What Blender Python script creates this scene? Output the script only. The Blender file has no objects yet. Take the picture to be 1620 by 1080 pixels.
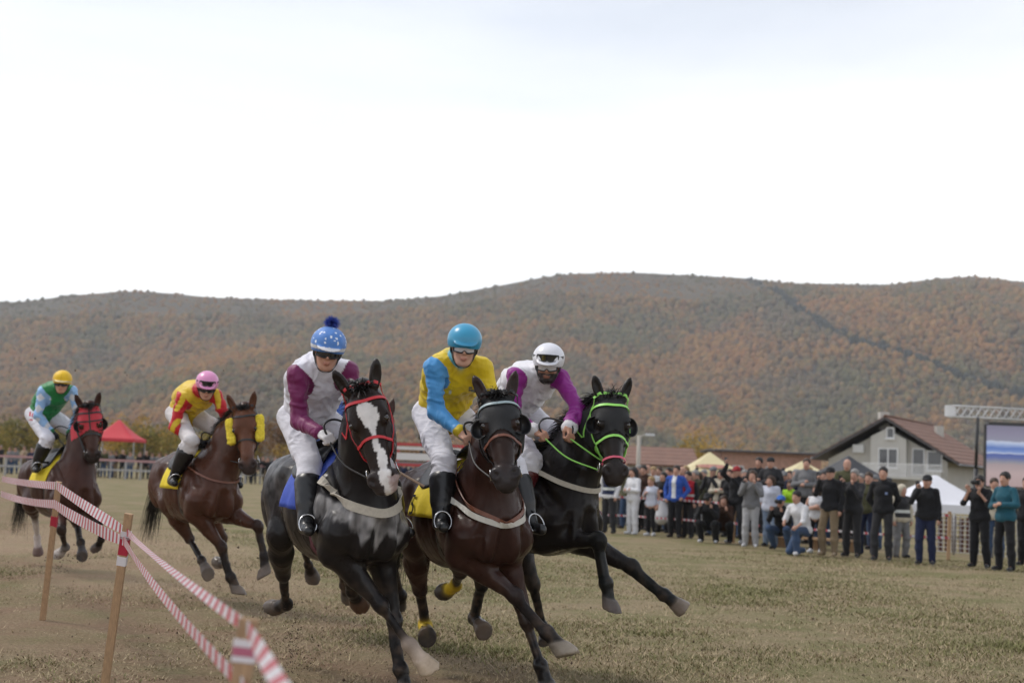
import bpy, math, random
import numpy as np
from mathutils import Vector, Matrix, Euler

# ------------------------------------------------------------------ camera, world, light, exposure
SC = bpy.context.scene
COL = SC.collection
F_PX = 2250.0                      # focal length in photograph pixels (50 mm on a 36 mm sensor)
CAM_H = 1.5
ROLL = math.radians(2.3)
PITCH = math.atan(203.0 * math.cos(ROLL) / F_PX)
_fw = np.array([0, math.cos(PITCH), math.sin(PITCH)])
_u0 = np.array([0, -math.sin(PITCH), math.cos(PITCH)])
_r0 = np.array([1.0, 0, 0])
_rc = math.cos(ROLL) * _r0 + math.sin(ROLL) * _u0
_uc = -math.sin(ROLL) * _r0 + math.cos(ROLL) * _u0
CAM = np.array([0.0, 0.0, CAM_H])

cam = bpy.data.cameras.new('camera')
cam.lens = 50.0
cam.sensor_width = 36.0
cam.clip_start = 0.1
cam.clip_end = 20000
cam.dof.use_dof = True
cam.dof.focus_distance = 9.0
cam.dof.aperture_fstop = 2.6
cam_o = bpy.data.objects.new('camera', cam)
COL.objects.link(cam_o)
cam_o.matrix_world = Matrix(((_rc[0], _uc[0], -_fw[0], 0), (_rc[1], _uc[1], -_fw[1], 0),
                             (_rc[2], _uc[2], -_fw[2], CAM_H), (0, 0, 0, 1)))
SC.camera = cam_o

world = bpy.data.worlds.new('World')
SC.world = world
world.use_nodes = True
SUN_EL, SUN_AZ = math.radians(52), math.radians(292)      # azimuth clockwise from +Y (north)


def build_world():
    nt = world.node_tree
    N = nt.nodes
    L = nt.links
    bg = N['Background']
    sky = N.new('ShaderNodeTexSky')
    sky.sky_type = 'NISHITA'
    sky.sun_disc = False
    sky.sun_elevation = SUN_EL
    sky.sun_rotation = SUN_AZ
    sky.altitude = 300
    sky.air_density = 1.0
    sky.dust_density = 2.0
    # high thin overcast over a pale blue sky
    tc = N.new('ShaderNodeTexCoord')
    mp = N.new('ShaderNodeMapping')
    mp.inputs['Scale'].default_value = (1.0, 1.0, 3.0)
    mp.inputs['Location'].default_value = (.35, .1, .2)
    n1 = N.new('ShaderNodeTexNoise')
    n1.inputs['Scale'].default_value = 1.7
    n1.inputs['Detail'].default_value = 6
    n1.inputs['Roughness'].default_value = .5
    n1.inputs['Distortion'].default_value = .4
    sep = N.new('ShaderNodeSeparateXYZ')
    ad = N.new('ShaderNodeMath')
    ad.operation = 'MULTIPLY_ADD'
    ad.inputs[1].default_value = .45
    cr = N.new('ShaderNodeValToRGB')          # cloud cover: dense near the horizon, thinner above
    e = cr.color_ramp.elements
    e[0].position, e[0].color = .32, (1, 1, 1, 1)
    e[1].position, e[1].color = .58, (.44, .44, .44, 1)
    mix = N.new('ShaderNodeMix')
    mix.data_type = 'RGBA'
    mix.inputs['B'].default_value = (11.4, 11.45, 11.55, 1)
    L.new(tc.outputs['Generated'], mp.inputs['Vector'])
    L.new(mp.outputs['Vector'], n1.inputs['Vector'])
    L.new(tc.outputs['Generated'], sep.inputs['Vector'])
    L.new(n1.outputs['Fac'], ad.inputs[0])
    L.new(sep.outputs['Z'], ad.inputs[2])
    L.new(ad.outputs[0], cr.inputs['Fac'])
    L.new(cr.outputs['Color'], mix.inputs['Factor'])
    L.new(sky.outputs['Color'], mix.inputs['A'])
    L.new(mix.outputs['Result'], bg.inputs['Color'])
    bg.inputs['Strength'].default_value = .105


build_world()

sun = bpy.data.lights.new('sun', 'SUN')
sun.energy = 1.5
sun.angle = math.radians(12)
sun.color = (1.0, 0.95, 0.88)
sun_o = bpy.data.objects.new('sun', sun)
COL.objects.link(sun_o)
_sd = Vector((math.sin(SUN_AZ) * math.cos(SUN_EL), math.cos(SUN_AZ) * math.cos(SUN_EL), math.sin(SUN_EL)))
sun_o.rotation_euler = (-_sd).to_track_quat('-Z', 'Y').to_euler()
sun_o.location = (0, 0, 60)

SC.view_settings.view_transform = 'Standard'
SC.view_settings.look = 'None'
SC.view_settings.gamma = 1
SC.view_settings.exposure = 0.25
SC.view_settings.use_curve_mapping = False
SC.cycles.max_bounces = 6
SC.cycles.transparent_max_bounces = 12
SC.cycles.volume_bounces = 1

# ------------------------------------------------------------------ pixel helpers (photograph pixels, 1620 x 1080)


def ray(u, v):
    d = _fw + (u - 810) / F_PX * _rc - (v - 540) / F_PX * _uc
    return d


def at(u, v, dist):
    """world point seen at pixel u, v whose world y is dist"""
    d = ray(u, v)
    return CAM + d * (dist / d[1])


def on_ground(u, v, z=0.0):
    d = ray(u, v)
    return CAM + d * ((z - CAM_H) / d[2])


def ground_at(u, dist):
    """ground point (z = 0) at depth dist that projects to column u (approx.)"""
    v = 743 + 0.0402 * (u - 810) + CAM_H * F_PX / dist
    p = at(u, v, dist)
    return np.array([p[0], p[1], 0.0])


def reach(parent, u, v, length, near=True):
    """joint at `length` from parent on the line of sight through u, v"""
    d = ray(u, v)
    d = d / np.linalg.norm(d)
    oc = CAM - parent
    b = d @ oc
    c = oc @ oc - length * length
    disc = b * b - c
    if disc <= 0:
        p = CAM - b * d
        w = p - parent
        return parent + w / np.linalg.norm(w) * length
    t = -b - math.sqrt(disc) if near else -b + math.sqrt(disc)
    return CAM + d * t


# ------------------------------------------------------------------ small maths
V = lambda *a: np.array(a, float)


def nrm(v):
    v = np.asarray(v, float)
    return v / (np.linalg.norm(v) + 1e-12)


def lerp(a, b, t):
    return a + (b - a) * t


def rotz(a):
    c, s = math.cos(a), math.sin(a)
    return np.array([[c, -s, 0], [s, c, 0], [0, 0, 1.0]])


def roty(a):
    c, s = math.cos(a), math.sin(a)
    return np.array([[c, 0, s], [0, 1.0, 0], [-s, 0, c]])


def rotx(a):
    c, s = math.cos(a), math.sin(a)
    return np.array([[1.0, 0, 0], [0, c, -s], [0, s, c]])


def frame(fwd, up):
    """columns: forward, left, up"""
    x = nrm(fwd)
    y = nrm(np.cross(up, x))
    z = np.cross(x, y)
    return np.stack([x, y, z], 1)


def spline(pts, n):
    """Catmull-Rom through pts, n samples"""
    pts = np.asarray(pts, float)
    m = len(pts)
    if m == 2:
        return pts[0] + (pts[1] - pts[0]) * np.linspace(0, 1, n)[:, None]
    e = np.vstack([2 * pts[0] - pts[1], pts, 2 * pts[-1] - pts[-2]])
    t = np.linspace(0, m - 1 - 1e-9, n)
    i = t.astype(int)
    f = (t - i)[:, None]
    p0, p1, p2, p3 = e[i], e[i + 1], e[i + 2], e[i + 3]
    return 0.5 * (2 * p1 + (p2 - p0) * f + (2 * p0 - 5 * p1 + 4 * p2 - p3) * f ** 2 + (3 * p1 - p0 - 3 * p2 + p3) * f ** 3)


def _hash(ix, iy, iz):
    h = (ix * 374761393 + iy * 668265263 + iz * 2147483647 + 1013904223) & 0xffffffff
    h = ((h ^ (h >> 13)) * 1274126177) & 0xffffffff
    return ((h ^ (h >> 16)) & 0xffff) / 32767.5 - 1.0


def vnoise(P, freq=1.0, seed=0):
    """value noise in -1..1 for (N,3) points"""
    Q = np.asarray(P, float) * freq + seed * 17.31
    I = np.floor(Q).astype(np.int64)
    f = Q - I
    f = f * f * (3 - 2 * f)
    out = 0
    for dx in (0, 1):
        wx = f[:, 0] if dx else 1 - f[:, 0]
        for dy in (0, 1):
            wy = f[:, 1] if dy else 1 - f[:, 1]
            for dz in (0, 1):
                wz = f[:, 2] if dz else 1 - f[:, 2]
                out = out + wx * wy * wz * _hash(I[:, 0] + dx, I[:, 1] + dy, I[:, 2] + dz)
    return out


def fbm(P, freq, octv=3, seed=0):
    a, s = 1.0, 0
    for i in range(octv):
        s = s + a * vnoise(P, freq, seed + i)
        freq *= 2.03
        a *= 0.5
    return s


# ------------------------------------------------------------------ signed-distance modelling
class Prim:
    __slots__ = ('kind', 'a', 'b', 'ra', 'rb', 'M', 'r', 'col', 'k', 'op', 'lo', 'hi', 'n', 'q', 'tau')

    def dist(s, P):
        if s.kind == 0:
            if s.n is not None:
                P = P + ((1 / s.q - 1) * (P @ s.n))[..., None] * s.n
            pa = P - s.a
            ba = s.b - s.a
            bb = ba @ ba + 1e-12
            t = np.clip(pa @ ba / bb, 0, 1)
            d = np.sqrt(((pa - t[..., None] * ba) ** 2).sum(-1)) - (s.ra + t * (s.rb - s.ra))
            if s.n is not None:
                d = d * min(1.0, (1 + s.q) / 2)
            return d
        if s.kind == 1:
            q = (P - s.a) @ s.M
            k0 = np.sqrt(((q / s.r) ** 2).sum(-1))
            k1 = np.sqrt(((q / (s.r * s.r)) ** 2).sum(-1)) + 1e-9
            return k0 * (k0 - 1) / k1
        if s.kind == 2:                    # cone frustum cut flat at both ends (hoof)
            ba = s.b - s.a
            L = np.linalg.norm(ba)
            ax = ba / L
            pa = P - s.a
            h = pa @ ax
            rad = np.sqrt(np.maximum(((pa - h[..., None] * ax) ** 2).sum(-1), 0))
            t = np.clip(h / L, 0, 1)
            d1 = rad - (s.ra + t * (s.rb - s.ra))
            d2 = np.abs((P - (s.a + s.b) / 2) @ s.M) - s.q
            return np.maximum(d1, d2)


class Field:
    def __init__(s):
        s.P = []

    def _add(s, p, col, k, op, tau):
        for nm in ('a', 'b', 'M', 'r', 'n'):
            v = getattr(p, nm, None)
            if v is not None:
                setattr(p, nm, np.asarray(v, np.float32))
        p.col = None if col is None else np.array(col, float)
        p.k, p.op, p.tau = k, op, tau
        s.P.append(p)
        return p

    def rc(s, a, b, ra, rb=None, col=None, k=.03, op='u', n=None, q=1.0, tau=.012):
        p = Prim()
        p.kind = 0
        a, b = np.asarray(a, float), np.asarray(b, float)
        rb = ra if rb is None else rb
        R = max(ra, rb) * max(1, q)
        p.lo, p.hi = np.minimum(a, b) - R, np.maximum(a, b) + R
        p.n = p.q = None
        if n is not None:
            n = nrm(n)
            a = a + (1 / q - 1) * (a @ n) * n
            b = b + (1 / q - 1) * (b @ n) * n
            p.n, p.q = n, q
        p.a, p.b, p.ra, p.rb = a, b, ra, rb
        return s._add(p, col, k, op, tau)

    def el(s, c, r, M=None, col=None, k=.03, op='u', tau=.012):
        p = Prim()
        p.kind = 1
        p.a = np.asarray(c, float)
        p.r = np.asarray(r, float) if np.ndim(r) else np.full(3, float(r))
        p.M = np.eye(3) if M is None else np.asarray(M, float)
        ext = np.sqrt(((p.M * p.r) ** 2).sum(1))
        p.lo, p.hi = p.a - ext, p.a + ext
        return s._add(p, col, k, op, tau)

    def hoof(s, a, b, ra, rb, plane_n, half, col=None, k=.008, tau=.006):
        p = Prim()
        p.kind = 2
        p.a, p.b, p.ra, p.rb = np.asarray(a, float), np.asarray(b, float), ra, rb
        p.M, p.q = nrm(plane_n), half
        R = max(ra, rb) + .05
        p.lo, p.hi = np.minimum(p.a, p.b) - R, np.maximum(p.a, p.b) + R
        return s._add(p, col, k, 'u', tau)

    def eval(s, P):
        P = np.asarray(P, float)
        F = np.full(len(P), 1.0)
        for p in s.P:
            m = ((P > p.lo - .14) & (P < p.hi + .14)).all(1)
            if m.all():
                F = _comb(F, p.dist(P), p.k, p.op)
            elif m.any():
                F[m] = _comb(F[m], p.dist(P[m]), p.k, p.op)
        return F

    def grad(s, P, e=.004):
        n = len(P)
        E = s.eval(np.vstack([P + e * sg * np.eye(3)[i] for i in range(3) for sg in (1, -1)]))
        G = np.stack([E[2 * i * n:(2 * i + 1) * n] - E[(2 * i + 1) * n:(2 * i + 2) * n] for i in range(3)], -1)
        return G / (np.linalg.norm(G, axis=-1, keepdims=True) + 1e-9)

    def snap(s, P, off=0.0, it=4):
        P = np.array(P, float)
        for _ in range(it):
            d = s.eval(P)
            P = P - s.grad(P) * (d - off)[:, None]
        return P, s.grad(P)

    def mesh(s, h):
        lo = np.min([p.lo for p in s.P if p.op == 'u'], 0) - 4 * h
        hi = np.max([p.hi for p in s.P if p.op == 'u'], 0) + 4 * h
        n = np.ceil((hi - lo) / h).astype(int) + 1
        F = np.full(n, 1.0, np.float32)
        for p in s.P:
            pad = p.k + 3 * h
            i0 = np.maximum(np.floor((p.lo - pad - lo) / h).astype(int), 0)
            i1 = np.minimum(np.ceil((p.hi + pad - lo) / h).astype(int) + 1, n)
            if (i1 <= i0).any():
                continue
            ax = [lo[j] + h * np.arange(i0[j], i1[j]) for j in range(3)]
            G = np.stack(np.meshgrid(*ax, indexing='ij'), -1).astype(np.float32)
            sl = tuple(slice(i0[j], i1[j]) for j in range(3))
            F[sl] = _comb(F[sl], p.dist(G), p.k, p.op)
        Vt, Q = surface_nets(F)
        return lo + Vt * h, Q

    def colours(s, P, default=(.5, .5, .5), sharp=1.0):
        P = np.asarray(P, float)
        W = np.full(len(P), 1e-9)
        C = np.tile(np.array(default, float), (len(P), 1)) * 1e-9
        D = []
        for p in s.P:
            if p.col is None:
                continue
            m = ((P > p.lo - .05) & (P < p.hi + .05)).all(1)
            if not m.any():
                continue
            d = p.dist(P[m])
            if p.op == 's':
                d = np.abs(d)
            w = np.exp(-np.clip(d, -.04, .2) / (p.tau * sharp)) + 1e-12
            W[m] += w
            C[m] += w[:, None] * p.col
        return C / W[:, None]


def _comb(F, d, k, op):
    if op == 's':
        d = -d
        hh = np.clip(.5 - .5 * (d - F) / k, 0, 1)
        return d * (1 - hh) + F * hh + k * hh * (1 - hh)
    hh = np.clip(.5 + .5 * (d - F) / k, 0, 1)
    return d * (1 - hh) + F * hh - k * hh * (1 - hh)


def surface_nets(F):
    nx, ny, nz = F.shape
    ins = F < 0
    cn = np.array([nx - 1, ny - 1, nz - 1])
    pos, cel, quads = [], [], []
    stride = np.array([cn[1] * cn[2], cn[2], 1])
    for ax in range(3):
        sa = [slice(None)] * 3
        sb = [slice(None)] * 3
        sa[ax], sb[ax] = slice(0, -1), slice(1, None)
        cross = ins[tuple(sa)] != ins[tuple(sb)]
        idx = np.argwhere(cross)
        if not len(idx):
            continue
        f0 = F[tuple(sa)][cross]
        f1 = F[tuple(sb)][cross]
        t = f0 / (f0 - f1)
        p = idx.astype(float)
        p[:, ax] += t
        o1, o2 = [(1, 2), (2, 0), (0, 1)][ax]
        cells = []
        for d1, d2 in ((0, 0), (-1, 0), (-1, -1), (0, -1)):
            c = idx.copy()
            c[:, o1] += d1
            c[:, o2] += d2
            lin = c @ stride
            ok = ((c >= 0) & (c < cn)).all(1)
            cells.append(np.where(ok, lin, -1))
            pos.append(p[ok])
            cel.append(lin[ok])
        q = np.stack(cells, 1)
        flip = f0 > 0
        q[flip] = q[flip][:, ::-1]
        quads.append(q[(q >= 0).all(1)])
    pos, cel, quads = np.vstack(pos), np.concatenate(cel), np.vstack(quads)
    u, inv = np.unique(cel, return_inverse=True)
    cnt = np.bincount(inv)
    Vt = np.stack([np.bincount(inv, pos[:, i]) / cnt for i in range(3)], 1)
    return Vt, np.searchsorted(u, quads)


def smooth(Vt, Q, it=2, f=.5):
    """Taubin-like smoothing"""
    e = np.vstack([Q[:, [0, 1]], Q[:, [1, 2]], Q[:, [2, 3]], Q[:, [3, 0]]])
    n = len(Vt)
    deg = np.bincount(e[:, 0], minlength=n) + np.bincount(e[:, 1], minlength=n)
    for i in range(it):
        for ff in (f, -f * 1.03):
            S = np.stack([np.bincount(e[:, 0], Vt[e[:, 1], j], n) + np.bincount(e[:, 1], Vt[e[:, 0], j], n) for j in range(3)], 1)
            Vt = Vt + ff * (S / np.maximum(deg, 1)[:, None] - Vt)
    return Vt


def vnormals(Vt, Q):
    fn = np.cross(Vt[Q[:, 2]] - Vt[Q[:, 0]], Vt[Q[:, 3]] - Vt[Q[:, 1]])
    N = np.zeros_like(Vt)
    for j in range(Q.shape[1]):
        for i in range(3):
            N[:, i] += np.bincount(Q[:, j], fn[:, i], len(Vt))
    return N / (np.linalg.norm(N, axis=1, keepdims=True) + 1e-12)


# ------------------------------------------------------------------ object helpers
def tag(o, label=None, cat=None, group=None, kind=None):
    if label:
        o['label'] = label
    if cat:
        o['category'] = cat
    if group:
        o['group'] = group
    if kind:
        o['kind'] = kind
    return o


def empty(name, loc=(0, 0, 0), rz=0.0):
    o = bpy.data.objects.new(name, None)
    o.empty_display_size = .2
    o.location = tuple(map(float, loc))
    o.rotation_euler = (0, 0, rz)
    COL.objects.link(o)
    return o


def mesh_np(name, Vt, Q, cols=None, flat=False):
    """fast mesh from numpy arrays; Q is (F,3) or (F,4) or list of such"""
    me = bpy.data.meshes.new(name)
    Vt = np.asarray(Vt, np.float32)
    Qs = Q if isinstance(Q, list) else [Q]
    Qs = [np.asarray(q, np.int32) for q in Qs if len(q)]
    me.vertices.add(len(Vt))
    me.vertices.foreach_set('co', Vt.ravel())
    nl = sum(q.size for q in Qs)
    me.loops.add(nl)
    me.loops.foreach_set('vertex_index', np.concatenate([q.ravel() for q in Qs]))
    nf = sum(len(q) for q in Qs)
    me.polygons.add(nf)
    tot = np.concatenate([np.full(len(q), q.shape[1], np.int32) for q in Qs])
    st = np.concatenate([[0], np.cumsum(tot)[:-1]]).astype(np.int32)
    me.polygons.foreach_set('loop_start', st)
    me.polygons.foreach_set('loop_total', tot)
    me.polygons.foreach_set('use_smooth', np.full(nf, not flat))
    if cols is not None:
        ca = me.color_attributes.new('Col', 'FLOAT_COLOR', 'POINT')
        c4 = np.ones((len(Vt), 4), np.float32)
        c4[:, :3] = cols
        ca.data.foreach_set('color', c4.ravel())
    me.update(calc_edges=True)
    me.validate()
    return me


def obj(name, me, mat=None, parent=None, loc=None):
    o = bpy.data.objects.new(name, me)
    COL.objects.link(o)
    if mat is not None and not me.materials:
        me.materials.append(mat)
    if parent is not None:
        o.parent = parent
    if loc is not None:
        o.location = tuple(map(float, loc))
    return o


class MB:
    """collects boxes, bars, tubes, ribbons; build() links them as one mesh object"""

    def __init__(s):
        s.v, s.f, s.c = [], [], []
        s.col = (1, 1, 1)

    def raw(s, verts, faces):
        b = len(s.v)
        s.v.extend([tuple(map(float, p)) for p in verts])
        s.c.extend([s.col] * len(verts))
        s.f.extend([tuple(b + i for i in f) for f in faces])
        return s

    def box(s, lo, hi, M=None, o=(0, 0, 0)):
        x0, y0, z0 = lo
        x1, y1, z1 = hi
        p = np.array([(x0, y0, z0), (x1, y0, z0), (x1, y1, z0), (x0, y1, z0), (x0, y0, z1), (x1, y0, z1), (x1, y1, z1), (x0, y1, z1)], float)
        if M is not None:
            p = p @ np.asarray(M).T
        p = p + np.asarray(o, float)
        return s.raw(p, [(0, 3, 2, 1), (4, 5, 6, 7), (0, 1, 5, 4), (1, 2, 6, 5), (2, 3, 7, 6), (3, 0, 4, 7)])

    def bar(s, a, b, w, h=None, up=(0, 0, 1), w2=None, h2=None):
        """box beam from a to b, w wide, h high"""
        a, b = np.asarray(a, float), np.asarray(b, float)
        h = w if h is None else h
        w2 = w if w2 is None else w2
        h2 = h if h2 is None else h2
        x = nrm(b - a)
        up = np.asarray(up, float)
        if abs(x @ nrm(up)) > .98:
            up = np.array([1.0, 0, 0])
        y = nrm(np.cross(up, x))
        z = np.cross(x, y)
        p = [a + y * w * sy / 2 + z * h * sz / 2 for sy, sz in ((-1, -1), (1, -1), (1, 1), (-1, 1))]
        p += [b + y * w2 * sy / 2 + z * h2 * sz / 2 for sy, sz in ((-1, -1), (1, -1), (1, 1), (-1, 1))]
        return s.raw(p, [(0, 1, 2, 3)[::-1], (4, 5, 6, 7), (0, 1, 5, 4), (1, 2, 6, 5), (2, 3, 7, 6), (3, 0, 4, 7)])

    def tube(s, pts, r, n=8, caps=True):
        pts = np.asarray(pts, float)
        m = len(pts)
        rr = np.broadcast_to(np.asarray(r, float), (m,))
        T = np.gradient(pts, axis=0)
        T /= np.linalg.norm(T, axis=1, keepdims=True) + 1e-12
        up = np.array([0, 0, 1.0]) if abs(T[0, 2]) < .9 else np.array([1.0, 0, 0])
        ring = []
        y = nrm(np.cross(up, T[0]))
        for i in range(m):
            y = nrm(y - T[i] * (y @ T[i]))
            z = np.cross(T[i], y)
            for j in range(n):
                a = 2 * math.pi * j / n
                ring.append(pts[i] + rr[i] * (math.cos(a) * y + math.sin(a) * z))
        fs = [(i * n + j, i * n + (j + 1) % n, (i + 1) * n + (j + 1) % n, (i + 1) * n + j) for i in range(m - 1) for j in range(n)]
        if caps:
            fs += [tuple(range(n))[::-1], tuple((m - 1) * n + j for j in range(n))]
        return s.raw(ring, fs)

    def ribbon(s, pts, nor, w, t=.003, closed=False):
        """strap: flat band along pts with surface normals nor"""
        pts = np.asarray(pts, float)
        nor = np.asarray(nor, float)
        m = len(pts)
        ww = np.broadcast_to(np.asarray(w, float), (m,))
        if closed:
            T = np.roll(pts, -1, 0) - np.roll(pts, 1, 0)
        else:
            T = np.gradient(pts, axis=0)
        T /= np.linalg.norm(T, axis=1, keepdims=True) + 1e-12
        B = np.cross(nor, T)
        B /= np.linalg.norm(B, axis=1, keepdims=True) + 1e-12
        N2 = np.cross(T, B)
        p = []
        for i in range(m):
            for sy, sz in ((-1, -1), (1, -1), (1, 1), (-1, 1)):
                p.append(pts[i] + B[i] * ww[i] * sy / 2 + N2[i] * t * (sz + 1) / 2)
        fs = []
        for i in range(m if closed else m - 1):
            k = (i + 1) % m
            for j in range(4):
                fs.append((i * 4 + j, i * 4 + (j + 1) % 4, k * 4 + (j + 1) % 4, k * 4 + j))
        if not closed:
            fs += [(3, 2, 1, 0), tuple((m - 1) * 4 + j for j in range(4))]
        return s.raw(p, fs)

    def lathe(s, prof, n=24, o=(0, 0, 0), M=None):
        """profile of (r, z) turned about z"""
        p, fs = [], []
        for r, z in prof:
            for j in range(n):
                a = 2 * math.pi * j / n
                p.append((r * math.cos(a), r * math.sin(a), z))
        p = np.array(p)
        if M is not None:
            p = p @ np.asarray(M).T
        p = p + np.asarray(o, float)
        m = len(prof)
        for i in range(m - 1):
            for j in range(n):
                fs.append((i * n + j, i * n + (j + 1) % n, (i + 1) * n + (j + 1) % n, (i + 1) * n + j))
        if prof[0][0] > 1e-4:
            fs.append(tuple(range(n))[::-1])
        if prof[-1][0] > 1e-4:
            fs.append(tuple((m - 1) * n + j for j in range(n)))
        return s.raw(p, fs)

    def mesh(s, name, smooth=False):
        me = bpy.data.meshes.new(name)
        me.from_pydata(s.v, [], s.f)
        if smooth:
            me.polygons.foreach_set('use_smooth', [True] * len(me.polygons))
        if any(c != (1, 1, 1) for c in s.c):
            ca = me.color_attributes.new('Col', 'FLOAT_COLOR', 'POINT')
            ca.data.foreach_set('color', np.array([(*c, 1) for c in s.c], np.float32).ravel())
        me.update()
        return me

    def build(s, name, mat, parent=None, smooth=False, loc=None):
        return obj(name, s.mesh(name, smooth), mat, parent, loc)


# ------------------------------------------------------------------ materials
MATS = {}


def srgb(r, g, b):
    f = lambda c: (c / 255 / 12.92 if c <= 10 else ((c / 255 + .055) / 1.055) ** 2.4)
    return (f(r), f(g), f(b))


def mat(name, col=None, rough=.6, metal=0.0, spec=.5, var=.0, vscale=20.0, bump=.0, bscale=60.0, sheen=0.0, coat=0.0,
        alpha=1.0, emit=None, trans=0.0, bdist=.01, detail=4, stretch=None):
    """principled material; col None means the colour attribute; var = brightness variation by noise"""
    if name in MATS:
        return MATS[name]
    m = bpy.data.materials.new(name)
    m.use_nodes = True
    nt = m.node_tree
    N, L = nt.nodes, nt.links
    b = N['Principled BSDF']
    b.inputs['Roughness'].default_value = rough
    b.inputs['Metallic'].default_value = metal
    b.inputs['Specular IOR Level'].default_value = spec
    b.inputs['Sheen Weight'].default_value = sheen
    b.inputs['Coat Weight'].default_value = coat
    b.inputs['Alpha'].default_value = alpha
    b.inputs['Transmission Weight'].default_value = trans
    if col is None:
        c = N.new('ShaderNodeVertexColor')
        c.layer_name = 'Col'
        src = c.outputs['Color']
    else:
        c = N.new('ShaderNodeRGB')
        c.outputs[0].default_value = (*col, 1)
        src = c.outputs[0]
    tc = N.new('ShaderNodeTexCoord')
    vec = tc.outputs['Object']
    if stretch is not None:
        mp = N.new('ShaderNodeMapping')
        mp.inputs['Scale'].default_value = stretch
        L.new(vec, mp.inputs['Vector'])
        vec = mp.outputs['Vector']
    if var > 0:
        n = N.new('ShaderNodeTexNoise')
        n.inputs['Scale'].default_value = vscale
        n.inputs['Detail'].default_value = detail
        n.inputs['Roughness'].default_value = .6
        L.new(vec, n.inputs['Vector'])
        mr = N.new('ShaderNodeMapRange')
        mr.inputs['From Min'].default_value = .25
        mr.inputs['From Max'].default_value = .75
        mr.inputs['To Min'].default_value = 1 - var
        mr.inputs['To Max'].default_value = 1 + var
        L.new(n.outputs['Fac'], mr.inputs['Value'])
        mx = N.new('ShaderNodeVectorMath')
        mx.operation = 'SCALE'
        L.new(src, mx.inputs[0])
        L.new(mr.outputs['Result'], mx.inputs['Scale'])
        src = mx.outputs['Vector']
    L.new(src, b.inputs['Base Color'])
    if bump > 0:
        n2 = N.new('ShaderNodeTexNoise')
        n2.inputs['Scale'].default_value = bscale
        n2.inputs['Detail'].default_value = 3
        L.new(vec, n2.inputs['Vector'])
        bp = N.new('ShaderNodeBump')
        bp.inputs['Strength'].default_value = bump
        bp.inputs['Distance'].default_value = bdist
        L.new(n2.outputs['Fac'], bp.inputs['Height'])
        L.new(bp.outputs['Normal'], b.inputs['Normal'])
    if emit is not None:
        b.inputs['Emission Color'].default_value = (*emit[:3], 1)
        b.inputs['Emission Strength'].default_value = emit[3]
    MATS[name] = m
    return m

# ------------------------------------------------------------------ horses
Y_AX = np.array([0, 1.0, 0])


def head_to(Hm, p):
    return Hm[0] + Hm[1] @ np.asarray(p, float)


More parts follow.
